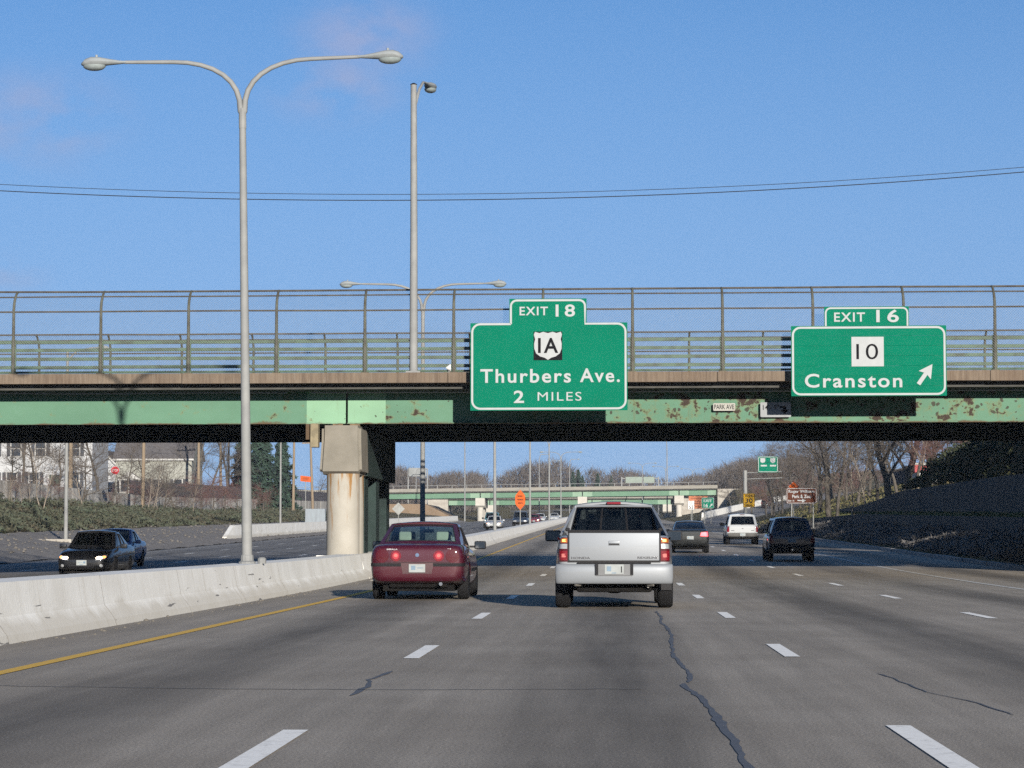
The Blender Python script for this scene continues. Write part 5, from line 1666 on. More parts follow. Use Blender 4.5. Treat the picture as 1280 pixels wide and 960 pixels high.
# ================================================================== second bridge, far
G2 = M('far_girder_green', (.070, .150, .095), (.058, .125, .08), .6, .7)
G2F = M('far_girder_pale', (.15, .24, .17), None, .6, .7)
C2 = M('far_parapet_concrete', (.20, .19, .165), (.155, .148, .128), .4, .9, stretch=(1, 1, 3))
def far_bridge(label, Y, x0, x1, ztop, zbot, width, xpiers, tilt, rail=True):
    t = thing('overpass', label, 'bridge', (0, Y, 0))
    def zt(x): return tilt * (x - x1)
    def bar(mb, xa, xb, y0, y1, z0, z1):
        v = [(x, y, z + zt(x)) for z in (z0, z1) for y in (y0, y1) for x in (xa, xb)]
        return mb.add(v, [(0, 2, 3, 1), (4, 5, 7, 6), (0, 1, 5, 4), (2, 6, 7, 3), (0, 4, 6, 2), (1, 3, 7, 5)])
    gh = 1.05
    bar(MB(), x0, x1, .3, width - .3, zbot + gh + .02, zbot + gh + .32).build('deck', M('deck_underside', (.07, .07, .065)), t)
    for yy in (0, width - .35):
        bar(MB(), x0, x1, yy, yy + .35, zbot + gh + .25, ztop - (.62 if rail else 0)).build('parapet', C2, t)
    xs = [x0] + list(xpiers) + [x1]
    for a, b_ in zip(xs, xs[1:]):
        for k in range(5):
            yy = .9 + k * (width - 1.8) / 4
            if k == 0:
                bar(MB(), a + 2.0, b_ - 2.0, yy - .02, yy + .02, zbot, zbot + gh).build('girder', G2, t)
                bar(MB(), a + .1, a + 2.0, yy - .03, yy + .03, zbot, zbot + gh).build('girder', G2F, t)
                bar(MB(), b_ - 2.0, b_ - .1, yy - .03, yy + .03, zbot, zbot + gh).build('girder', G2F, t)
                bar(MB(), a, b_, yy - .25, yy + .2, zbot - .05, zbot - .005).build('flange', G2, t)
            else:
                bar(MB(), a + .1, b_ - .1, yy - .02, yy + .02, zbot, zbot + gh).build('girder', DARKG, t)
    for xp in xpiers:
        z = zbot + zt(xp)
        pc = MB().prism([(.2, z - 1.6), (.9, z - 2.0), (width - .9, z - 2.0), (width - .2, z - 1.6), (width - .2, z - .06), (.2, z - .06)], xp - .95, xp + .95, 'x').build('pier_cap', M('far_pier_concrete', (.36, .345, .31), (.30, .29, .26), 1, .9), t)
        for k in range(4):
            yy = 1.2 + k * (width - 2.4) / 3
            MB().lathe([(.62, gz(xp, Y) - .5), (.62, z - 1.95)], 16, at=(xp, yy, 0)).build('column', MATS['far_pier_concrete'], pc, smooth=50)
    if rail:
        z = ztop
        for yy in (.17,):
            MB().tube([(x0, yy, z + zt(x0)), (x1, yy, z + zt(x1))], .05, 6).build('hand_rail', GALV, t)
            for x in frange(x0 + .5, x1, 3.0):
                MB().box(x - .05, x + .05, yy - .05, yy + .05, z - .63 + zt(x), z - .05 + zt(x)).build('rail_post', GALV, t)
    for xa, xb in ((x0 - 5, x0), (x1, x1 + 5)):
        zl = zbot + zt(xa)
        MB().box(xa, xb, .0, width, gz(xa, Y) - 3, zl + 1.2).build('abutment', CONC, t)
    return t
Y2 = 520.0
zr, zb2 = at(760, 602.5, Y2).z, at(760, 618.5, Y2).z
xp = [at(600, 630, Y2).x, at(728, 630, Y2).x, at(849, 630, Y2).x]
far_bridge('second green girder bridge with concrete parapet far down the highway', Y2, at(470, 630, Y2).x - 18, at(897, 630, Y2).x, zr, zb2, 14, [at(505, 630, Y2).x - 14] + xp, .012)
zr3, zb3 = at(760, 619, 556).z, at(760, 630, 556).z
far_bridge('third lower green bridge glimpsed just beneath and behind the second', 556.0, at(560, 630, 556).x, at(850, 630, 556).x, zr3, zb3, 12, [at(612, 630, 556).x, at(740, 630, 556).x, at(834, 630, 556).x], .004, False)
# slope paving wedges below the left end of the far bridge
for pa, pb, Y, lb in ((575, 532, 514, 'pale concrete slope beneath the left end of the second bridge'), ):
    a, b_ = at(pa, 652, Y), at(pb, 630, Y)
    ga = gz(a.x, Y)
    tag(MB().prism([(a.x, ga - .5), (b_.x, b_.z), (b_.x - 9, b_.z), (b_.x - 9, ga - .5)], Y, Y + 40).build('slope_paving', M('brown_slope', (.16, .115, .075), (.12, .085, .055), .4, .95)), 'brown sloping embankment beneath the left end of the second bridge', 'embankment')
# lamps beyond the second bridge
for i, (px, Y, py) in enumerate([(803, 545, 579), (832, 590, 583), (866, 640, 586), (893, 690, 587)]):
    x = at(px, 600, Y).x
    zt = at(px, py, Y).z
    base = gz(x, Y)
    t = twin_lamp(['first', 'second', 'third', 'fourth'][i] + ' of the distant twin arm lamps behind the second bridge, counted from its left', (x, Y, base), zt - base, 3.1, fine=False, group='twin arm lamps behind the second bridge')
light_pole(834, 540, lambda x, y: gz(x, y), at(834, 547, 540).z - gz(at(834, 640, 540).x, 540), 'tall single lamp pole behind the second bridge, right of centre', -1.0, .14)
for i, (px, py, Y) in enumerate([(674, 568, 545), (687, 576, 560), (712, 574, 590), (520, 586, 540)]):
    light_pole(px, Y, lambda x, y: gz(x, y), at(px, py, Y).z - gz(at(px, 640, Y).x, Y), ['tall thin lamp pole rising left of centre behind the second bridge', 'shorter lamp pole next to the tall one behind the second bridge', 'lamp pole near the evergreens behind the second bridge', 'lamp pole beside the far sign gantry on the left'][i], .9, .12)
# far sign gantry, left, truss seen above the parapet
Y = 545
xa, xb = at(510, 600, Y).x, at(534, 600, Y).x
zt, zb_ = at(520, 586, Y).z, at(520, 593, Y).z
g = min(gz(xa, Y), gz(xb, Y))
t = thing('sign_gantry', 'grey lattice sign gantry behind the left end of the second bridge', 'gantry', (xa, Y, g))
w = xb - xa
mb = MB()
for x in (0, w):
    for yy in (0, 1.2):
        MB().tube([(x, yy, -.3), (x, yy, zt - g)], .10, 6).build('post', GALV, t)
for z in (zt - g, zb_ - g):
    for yy in (0, 1.2):
        MB().tube([(0, yy, z), (w, yy, z)], .06, 5).build('chord', GALV, t)
for k in range(6):
    a, b_ = w * k / 6, w * (k + 1) / 6
    z0, z1 = (zt - g, zb_ - g) if k % 2 else (zb_ - g, zt - g)
    MB().tube([(a, 0, z0), (b_, 0, z1)], .04, 4).build('brace', GALV, t)
MB().box(w * .05, w * .95, -.1, -.04, zb_ - g - .4, zt - g + .2).build('sign_back', M('sign_back_grey', (.17, .18, .18), (.13, .14, .14), 1, .6), t)
# grey sign backs beyond the bridge, centre right
Y = 640
a0, a1 = at(782, 604, Y), at(818, 596, Y)
g = gz((a0.x + a1.x) / 2, Y)
t = thing('sign_gantry', 'pair of grey green sign backs over the road beyond the second bridge', 'gantry', (a0.x, Y, g))
w = a1.x - a0.x
for x in (-1.0, w + 1.0):
    MB().tube([(x, .3, -.3), (x, .3, a1.z - g)], .2, 8).build('post', GALV, t)
MB().tube([(-1, .3, a1.z - g - .4), (w + 1, .3, a1.z - g - .4)], .15, 6).build('beam', GALV, t)
for x0_, x1_ in ((0, w * .58), (w * .62, w)):
    MB().box(x0_, x1_, -.05, .05, a0.z - g, a1.z - g).build('sign_back', M('sign_back_green', (.15, .19, .16), None, 1, .6), t)
# diamond sign seen from behind, left under the far bridge
Y = 300
a = at(498, 643, Y); x = at(498, 636, Y); g = gz(x.x, Y)
s = .75
post_sign('warning_sign', 'grey back of a diamond sign beyond the southbound lanes left of the lamp pole', x.x, Y, g, [(-s, s), (0, 0), (s, s), (0, 2 * s)], max(1.2, x.z - g - s), STEELP, posts=(0,))

# ================================================================== vehicles
def car_paint(name, c, metal=.35, rough=.32, coat=.7):
    metal, rough, coat = metal * .35, .5, .7
    m, n, l, b = new_mat(name)
    tc = n.new('ShaderNodeTexCoord')
    dirt = ramp_node(n, l, noise_node(n, l, tc.outputs['Object'], 2.3, 5), .4, .75)
    sep = n.new('ShaderNodeSeparateXYZ'); l.new(tc.outputs['Object'], sep.inputs[0])
    low = n.new('ShaderNodeMapRange'); low.inputs[1].default_value = .75; low.inputs[2].default_value = .3; low.inputs[3].default_value = .06; low.inputs[4].default_value = .55
    l.new(sep.outputs[2], low.inputs[0])
    mu = n.new('ShaderNodeMath'); mu.operation = 'MULTIPLY'; l.new(dirt, mu.inputs[0]); l.new(low.outputs[0], mu.inputs[1])
    col = mix_node(n, l, mu.outputs[0], c, tuple(.85 * v + .15 * d for v, d in zip(c, (.06, .056, .05))))
    l.new(col, b.inputs['Base Color'])
    b.inputs['Metallic'].default_value = metal
    b.inputs['Roughness'].default_value = rough
    b.inputs['Specular IOR Level'].default_value = .2
    b.inputs['Coat Weight'].default_value = coat
    b.inputs['Coat Roughness'].default_value = .03
    return m

def glass_mat(name, tint, refl=.07):
    m = bpy.data.materials.new(name); m.use_nodes = True
    n, l = m.node_tree.nodes, m.node_tree.links
    n.clear()
    out = n.new('ShaderNodeOutputMaterial'); mx = n.new('ShaderNodeMixShader')
    tr = n.new('ShaderNodeBsdfTransparent'); tr.inputs[0].default_value = tint + (1,)
    gl = n.new('ShaderNodeBsdfGlossy'); gl.inputs['Roughness'].default_value = .03
    lw_ = n.new('ShaderNodeLayerWeight'); lw_.inputs[0].default_value = .5
    pw = n.new('ShaderNodeMath'); pw.operation = 'POWER'; pw.inputs[1].default_value = 4.0; l.new(lw_.outputs['Facing'], pw.inputs[0])
    fr = n.new('ShaderNodeMath'); fr.operation = 'MULTIPLY_ADD'; fr.inputs[1].default_value = .85; fr.inputs[2].default_value = refl * .7; l.new(pw.outputs[0], fr.inputs[0])
    l.new(fr.outputs[0], mx.inputs[0]); l.new(tr.outputs[0], mx.inputs[1]); l.new(gl.outputs[0], mx.inputs[2])
    l.new(mx.outputs[0], out.inputs[0])
    return m
GLASS = glass_mat('car_glass', (.70, .82, .77))
GLASS_D = glass_mat('car_glass_tinted', (.22, .25, .26))
INTER = M('cabin_trim', (.035, .035, .038), (.025, .025, .028), 4, .9)
INTERG = M('cabin_trim_grey', (.26, .28, .25), None, 4, .9)
CHROME = M('chrome', (.55, .56, .57), None, 4, .15, 1.0)
RIM = M('alloy_rim', (.38, .39, .40), (.3, .3, .31), 5, .35, .8)
TAIL = M('tail_lamp_red', (.15, .005, .012), (.11, .004, .009), 9, .5, spec=.1, coat=.6)
TAILD = M('tail_lamp_dull', (.062, .004, .008), None, 9, .5, spec=.1, coat=.5)
AMBER = M('tail_lamp_amber', (.34, .10, .02), None, 9, .5, spec=.1, coat=.6)
CLEARL = M('lamp_clear', (.30, .31, .32), (.2, .21, .22), 14, .3, .2, spec=.2, coat=.8)
PLATE = M('licence_plate_white', (.27, .29, .29), None, 9, .8, spec=.1)
PINK = M('tail_lamp_inner', (.40, .12, .11), None, 9, .5, spec=.1, coat=.5)
PLATEG = M('licence_plate_print', (.10, .16, .22), None, 9, .5)
TRIMD = M('bumper_trim_dark', (.014, .014, .016), None, 5, .7, spec=.12)
UNDER = M('underbody', (.006, .006, .0065), (.010, .0095, .009), 4, 1.0, spec=.03)

def emit_mat(name, c, s):
    m, n, l, b = new_mat(name)
    b.inputs['Base Color'].default_value = c + (1,)
    b.inputs['Emission Color'].default_value = c + (1,)
    b.inputs['Emission Strength'].default_value = s
    return m
BRAKE = emit_mat('brake_light_lit', (1.0, .06, .08), 1.3)
HEADL = emit_mat('headlight_lit', (1.0, .86, .66), 1.6)
TURN = emit_mat('turn_light_lit', (1.0, .42, .12), .9)

def eval_mesh(me, mods):
    ob = bpy.data.objects.new('shape_tmp', me); COL.objects.link(ob)
    extra = []
    for kind, val in mods:
        if kind == 'sub':
            md = ob.modifiers.new('s', 'SUBSURF'); md.levels = val; md.render_levels = val
        elif kind == 'cut':
            c = bpy.data.objects.new('cutter_tmp', val); COL.objects.link(c); extra.append(c)
            md = ob.modifiers.new('b', 'BOOLEAN'); md.operation = 'DIFFERENCE'; md.object = c; md.solver = 'EXACT'
        elif kind == 'solid':
            md = ob.modifiers.new('t', 'SOLIDIFY'); md.thickness = val; md.offset = -1
        elif kind == 'bevel':
            md = ob.modifiers.new('v', 'BEVEL'); md.width = val; md.segments = 2; md.limit_method = 'ANGLE'
    dg = bpy.context.evaluated_depsgraph_get()
    out = bpy.data.meshes.new_from_object(ob.evaluated_get(dg))
    bpy.data.objects.remove(ob, do_unlink=True)
    for c in extra: bpy.data.objects.remove(c, do_unlink=True)
    return out

def smooth(me, ang=40):
    me.polygons.foreach_set('use_smooth', [True] * len(me.polygons))
    try: me.set_sharp_from_angle(angle=R_(ang))
    except Exception: pass
    return me

SECT = [(0, 0, 0), (.78, 0, 0), (.94, .05, 0), (.995, .28, 0), (1.0, .58, 0), (.985, .80, 0), (.925, .965, 0), (.80, 1.0, .25), (.45, 1.0, .8), (0, 1.0, 1)]
def loft_body(stations, sect=SECT):
    """stations: (y, half width, z bottom, z top, crown)"""
    mb = MB()
    ring = [(a, b_, c) for a, b_, c in sect] + [(-a, b_, c) for a, b_, c in sect[-2:0:-1]]
    n = len(ring)
    for y, w, zb, zt, cr in stations:
        for a, b_, c in ring:
            mb.v.append((a * w, y, zb + (zt - zb) * b_ + cr * c))
    for i in range(len(stations) - 1):
        for k in range(n):
            k2 = (k + 1) % n
            mb.f.append((i * n + k, i * n + k2, (i + 1) * n + k2, (i + 1) * n + k))
    mb.f.append(tuple(range(n))); mb.f.append(tuple((len(stations) - 1) * n + k for k in range(n)))
    return mb

class Shell:
    """projects patches onto a finished body"""
    def __init__(s, me):
        s.bvh = BVHTree.FromPolygons([v.co.copy() for v in me.vertices], [tuple(p.vertices) for p in me.polygons])
    def hit(s, side, a, b_):
        if side == 'rear': o, d = Vector((a, -9, b_)), Vector((0, 1, 0))
        elif side == 'front': o, d = Vector((a, 9, b_)), Vector((0, -1, 0))
        elif side == 'right': o, d = Vector((9, a, b_)), Vector((-1, 0, 0))
        elif side == 'left': o, d = Vector((-9, a, b_)), Vector((1, 0, 0))
        h = s.bvh.ray_cast(o, d)
        return (h[0], d)
    def patch(s, side, fn, off=.006, thick=.03, nu=8, nv=6):
        mb = MB(); P = []
        last = None
        for j in range(nv + 1):
            for i in range(nu + 1):
                a, b_ = fn(i / nu, j / nv)
                p, d = s.hit(side, a, b_)
                P.append([a, b_, p, d])
        ref = [q[2] for q in P if q[2] is not None]
        if not ref: return None
        ax = 1 if side in ('rear', 'front') else 0
        avg = sum(p[ax] for p in ref) / len(ref)
        front, back = [], []
        for a, b_, p, d in P:
            if p is None:
                p = Vector((a, avg, b_)) if ax == 1 else Vector((avg, a, b_))
            front.append(p - d * off); back.append(p + d * thick)
        N = len(front)
        mb.v = [tuple(v) for v in front + back]
        w = nu + 1
        for j in range(nv):
            for i in range(nu):
                a = j * w + i
                mb.f.append((a, a + 1, a + w + 1, a + w)); mb.f.append((N + a, N + a + w, N + a + w + 1, N + a + 1))
        edge = [i for i in range(nu + 1)] + [j * w + nu for j in range(1, nv + 1)] + [nv * w + i for i in range(nu - 1, -1, -1)] + [j * w for j in range(nv - 1, 0, -1)]
        for k in range(len(edge)):
            a, b2 = edge[k], edge[(k + 1) % len(edge)]
            mb.f.append((a, b2, N + b2, N + a))
        return mb

def quadf(c0, c1, c2, c3):
    """corners bottom-left, bottom-right, top-right, top-left"""
    def f(u, v):
        return tuple((c0[k] * (1 - u) + c1[k] * u) * (1 - v) + (c3[k] * (1 - u) + c2[k] * u) * v for k in (0, 1))
    return f
def rectf(x0, x1, z0, z1): return quadf((x0, z0), (x1, z0), (x1, z1), (x0, z1))
def ellf(cx, cz, rx, rz):
    def f(u, v):
        a, b_ = 2 * u - 1, 2 * v - 1
        return (cx + rx * a * math.sqrt(1 - b_ * b_ / 2), cz + rz * b_ * math.sqrt(1 - a * a / 2))
    return f
def mirror(fn): return lambda u, v: (-fn(u, v)[0], fn(u, v)[1])

def wheel_set(t, cfg, rims=None):
    r, wt = cfg['wr'], cfg.get('ww', .21)
    prof = [(r * .62, -wt * .5), (r * .90, -wt * .5), (r * .975, -wt * .40), (r, -wt * .25), (r, wt * .25), (r * .975, wt * .40), (r * .90, wt * .5), (r * .62, wt * .5)]
    tm = smooth(MB().lathe(prof, 28, 'x').mesh('wheel', RUBBER), 40)
    rm = MB().lathe([(r * .66, -.04), (r * .67, .055), (r * .60, .05), (r * .55, .0), (r * .16, .0), (r * .15, .03), (.02, .035)], 24, 'x')
    rmd = smooth(rm.mesh('rim', TRIMD if rims == 'steel' else RIM), 40)
    sp = MB()
    for k in range(7):
        a = 2 * math.pi * k / 7
        c, s = math.cos(a), math.sin(a)
        q = [(c * r * .1 - s * .03, s * r * .1 + c * .03), (c * r * .6 - s * .035, s * r * .6 + c * .035), (c * r * .6 + s * .035, s * r * .6 - c * .035), (c * r * .1 + s * .03, s * r * .1 - c * .03)]
        sp.prism(q, .012, .042, 'x')
    spm = sp.mesh('spokes', RIM)
    tx = cfg['W'] / 2 - wt / 2 - .015
    for y in cfg['axles']:
        for s in (-1, 1):
            w = link('wheel', tm, t, (s * tx, y, r))
            a = link('rim', rmd, w, (s * wt * .20, 0, 0)); b_ = link('spokes', spm, w, (s * wt * .20, 0, 0))
            if s < 0:
                a.rotation_euler = (0, 0, math.pi); b_.rotation_euler = (0, 0, math.pi)

def patch_surface(c, bulge, axis_out):
    """bilinear patch through 4 corners (bl, br, tr, tl) bulging outwards"""
    c = [Vector(p) for p in c]
    def f(u, v, off=0.0):
        p = (c[0] * (1 - u) + c[1] * u) * (1 - v) + (c[3] * (1 - u) + c[2] * u) * v
        b_ = bulge * (1 - (2 * u - 1) ** 2) * (.35 + .65 * math.sin(math.pi * min(1, max(0, v))))
        return p + axis_out * (b_ + off)
    return f

def framed(mb, f, holes, nu=24, nv=12):
    """patch with window openings cut to exact edges"""
    us = sorted(set([0, 1] + [h[0] for h in holes] + [h[1] for h in holes] + [i / nu for i in range(nu + 1)]))
    vs = sorted(set([0, 1] + [h[2] for h in holes] + [h[3] for h in holes] + [i / nv for i in range(nv + 1)]))
    o = len(mb.v)
    for v in vs:
        for u in us: mb.v.append(tuple(f(u, v)))
    w = len(us)
    for j in range(len(vs) - 1):
        for i in range(w - 1):
            uc, vc = (us[i] + us[i + 1]) / 2, (vs[j] + vs[j + 1]) / 2
            if any(h[0] < uc < h[1] and h[2] < vc < h[3] for h in holes): continue
            a = o + j * w + i
            mb.f.append((a, a + 1, a + w + 1, a + w))
    return mb

def greenhouse(t, cfg, paint, glass, rear_glass=None, parts=None):
    g = cfg['gh']
    wb, wt = g['wb'], g['wt']
    wbr, wtr = g.get('wbr', wb), g.get('wtr', wt)
    C = {'fbl': (-wb, g['yc'], g['zc']), 'fbr': (wb, g['yc'], g['zc']), 'ftl': (-wt, g['yf'], g['zf']), 'ftr': (wt, g['yf'], g['zf']),
         'rbl': (-wbr, g['yd'], g['zd']), 'rbr': (wbr, g['yd'], g['zd']), 'rtl': (-wtr, g['yr'], g['zr']), 'rtr': (wtr, g['yr'], g['zr'])}
    rear = g.get('rear')                        # separate rear screen position (pickup)
    rc = [C['rbl'], C['rbr'], C['rtr'], C['rtl']] if not rear else [(-rear[2], rear[0], g['zd']), (rear[2], rear[0], g['zd']), (wtr, g['yr'], g['zr']), (-wtr, g['yr'], g['zr'])]
    F = {'front': patch_surface([C['fbr'], C['fbl'], C['ftl'], C['ftr']], .10, Vector((0, .9, .4)).normalized()),
         'rear': patch_surface(rc, g.get('rb', .07), Vector((0, -.9, .4)).normalized()),
         'left': patch_surface([C['fbl'], C['rbl'], C['rtl'], C['ftl']], .035, Vector((-.95, 0, .3)).normalized()),
         'right': patch_surface([C['rbr'], C['fbr'], C['ftr'], C['rtr']], .035, Vector((.95, 0, .3)).normalized())}
    def roof(u, v):
        a = Vector(C['rtl']) * (1 - u) + Vector(C['rtr']) * u
        b_ = Vector(C['ftl']) * (1 - u) + Vector(C['ftr']) * u
        p = a * (1 - v) + b_ * v
        p.z += g.get('crown', .05) * (1 - (2 * u - 1) ** 2) + .02 * math.sin(math.pi * v)
        e = .10 * (1 - (2 * u - 1) ** 2)
        p.y += e * .35 * v - g.get('rb', .07) * (1 - (2 * u - 1) ** 2) * .32 * (1 - v)
        return p
    H = cfg['holes']
    mb = MB()
    for k in ('front', 'rear', 'left', 'right'):
        framed(mb, F[k], H[k])
    mb.grid(roof, 12, 12)
    me = mb.mesh('cabin', paint)
    bm = bmesh.new(); bm.from_mesh(me)
    bmesh.ops.remove_doubles(bm, verts=bm.verts, dist=.004)
    bmesh.ops.recalc_face_normals(bm, faces=bm.faces)
    bm.to_mesh(me); bm.free()
    me = smooth(eval_mesh(me, [('solid', .035)]), 32)
    link('cabin', me, t)
    for k in ('front', 'rear', 'left', 'right'):
        for h in H[k]:
            e = .012
            f = F[k]
            gm = MB().grid(lambda u, v: f(h[0] - e + (h[1] - h[0] + 2 * e) * u, h[2] - e + (h[3] - h[2] + 2 * e) * v, -.014), 8, 6).mesh('window', (rear_glass or glass) if k == 'rear' else glass)
            w = link({'front': 'windscreen', 'rear': 'rear_window'}.get(k, 'side_window'), smooth(gm), t)
            # rubber seal round the opening
            mbs = MB()
            pts = [(h[0], h[2]), (h[1], h[2]), (h[1], h[3]), (h[0], h[3])]
            P = []
            for q in range(4):
                a, b_ = pts[q], pts[(q + 1) % 4]
                for i in range(6): P.append(f(a[0] + (b_[0] - a[0]) * i / 6, a[1] + (b_[1] - a[1]) * i / 6, -.004))
            P.append(P[0])
            mbs.tube(P, .011, 4, cap=False)
            mbs.build('seal', BLACKP, w)
    # cabin floor at the belt line, seats, dash
    zb = min(g['zc'], g['zd']) - .02
    yr0 = rear[0] + .05 if rear else g['yd'] + .12
    MB().box(-wb * .9, wb * .9, yr0, g['yc'] - .1, zb - .02, g['zd'] + .012 if False else zb + .045).build('interior', INTERG if cfg.get('light_cabin') else INTER, t)
    for sx in (-.36, .36):
        for ys in cfg['seats']:
            s = MB().rbox(sx - .24, sx + .24, ys - .07, ys + .07, zb - .02, zb + .18, .05).build('seat', INTERG if cfg.get('light_cabin') else INTER, t)
            MB().rbox(sx - .12, sx + .12, ys - .09, ys + .01, zb + .19, zb + .36, .04).build('headrest', INTERG if cfg.get('light_cabin') else INTER, s)
    MB().tube([(0, g['yf'] + .12, g['zf'] - .04), (0, g['yf'] + .10, g['zf'] - .10)], .01, 5).add(*box_vf(-.11, .11, g['yf'] + .06, g['yf'] + .09, g['zf'] - .16, g['zf'] - .09)).build('rear_view_mirror', BLACKP, t)
    return F

def box_vf(x0, x1, y0, y1, z0, z1):
    m = MB().box(x0, x1, y0, y1, z0, z1)
    return m.v, m.f

def car_body(t, cfg, paint):
    me = loft_body(cfg['st'], cfg.get('sect', SECT)).mesh('body', paint)
    cut = MB()
    r = cfg['wr'] + .055
    for y in cfg['axles']:
        for s in (-1, 1):
            x0, x1 = sorted((s * (cfg['W'] / 2 - .30), s * (cfg['W'] / 2 + .2)))
            cut.lathe([(r, x0), (r, x1)], 24, 'x', at=(0, y, cfg['wr'] + .005))
    me = eval_mesh(me, [('sub', 2), ('cut', cut.mesh('cut'))])
    smooth(me, 35)
    if not me.materials: me.materials.append(paint)
    b_ = link('body', me, t)
    L0, L1 = cfg['st'][0][0], cfg['st'][-1][0]
    zb = min(s[2] for s in cfg['st'])
    MB().box(-cfg['W'] * .36, cfg['W'] * .36, L0 + .35, L1 - .4, zb - .04, zb + .12).build('underbody', UNDER, t)
    return b_, Shell(me)

def add_patch(sh, t, name, side, fn, mat, off=.006, thick=.03, nu=8, nv=6, both=False):
    for f in ([fn, mirror(fn)] if both else [fn]):
        mb = sh.patch(side, f, off, thick, nu, nv)
        if mb: mb.build(name, mat, t, smooth=40)

def plate(sh, t, side, cx, cz, w=.305, h=.152, off=.012, frame=True, text=True):
    p, d = sh.hit(side, cx, cz)
    y = p.y - d.y * (off + .012)
    fy = -1 if side == 'rear' else 1
    y0, y1 = sorted((y, y - fy * .03))
    pl = MB().box(cx - w / 2, cx + w / 2, y0, y1, cz - h / 2, cz + h / 2).build('licence_plate', PLATE, t)
    yy = y + fy * .001
    if text:                                    # blue wave print and screws, no readable characters
        a, b_ = sorted((yy, yy + fy * .003))
        MB().box(cx - w * .38, cx - w * .18, a, b_, cz - h * .12, cz + h * .26).build('plate_print', PLATEG, pl)
        MB().box(cx - w * .1, cx + w * .3, a, b_, cz - h * .02, cz + h * .05).build('plate_print', PLATEG, pl)
        MB().box(cx - w * .14, cx + w * .18, a, b_, cz - h * .42, cz - h * .32).build('plate_print', PLATEG, pl)
    return pl

def mirrors(t, cfg, mat, z, y, x, s=1.0):
    for q in (-1, 1):
        mb = MB().rbox(min(q * x, q * (x + .24 * s)), max(q * x, q * (x + .24 * s)), y - .07, y + .09, z - .085 * s, z + .085 * s, .035)
        o = mb.build('door_mirror', mat, t, smooth=50)
        a, b_ = sorted((q * (x + .02), q * (x + .22 * s)))
        MB().box(a, b_, y - .082, y - .0705, z - .065 * s, z + .065 * s).build('mirror_glass', M('mirror_glass', (.02, .026, .034), None, 3, .06, .0, spec=.5), o)
        a, b_ = sorted((q * (x - .10), q * (x + .03)))
        MB().box(a, b_, y - .02, y + .05, z - .05, z - .01).build('mirror_arm', BLACKP, o)

def place(t, X, Y, zf, rz=0.0):
    t.location = (X, Y, zf(X, Y))
    s = math.atan(slope(Y))
    t.rotation_euler = (s if abs(rz) < 1.5 else -s, 0, rz)

def seams(sh, t, cfg, ys, z0, z1):
    for side in ('right', 'left'):
        for y in ys:
            add_patch(sh, t, 'door_seam', side, rectf(y - .006, y + .006, z0, z1), BLACKP, .002, .01, 1, 6)

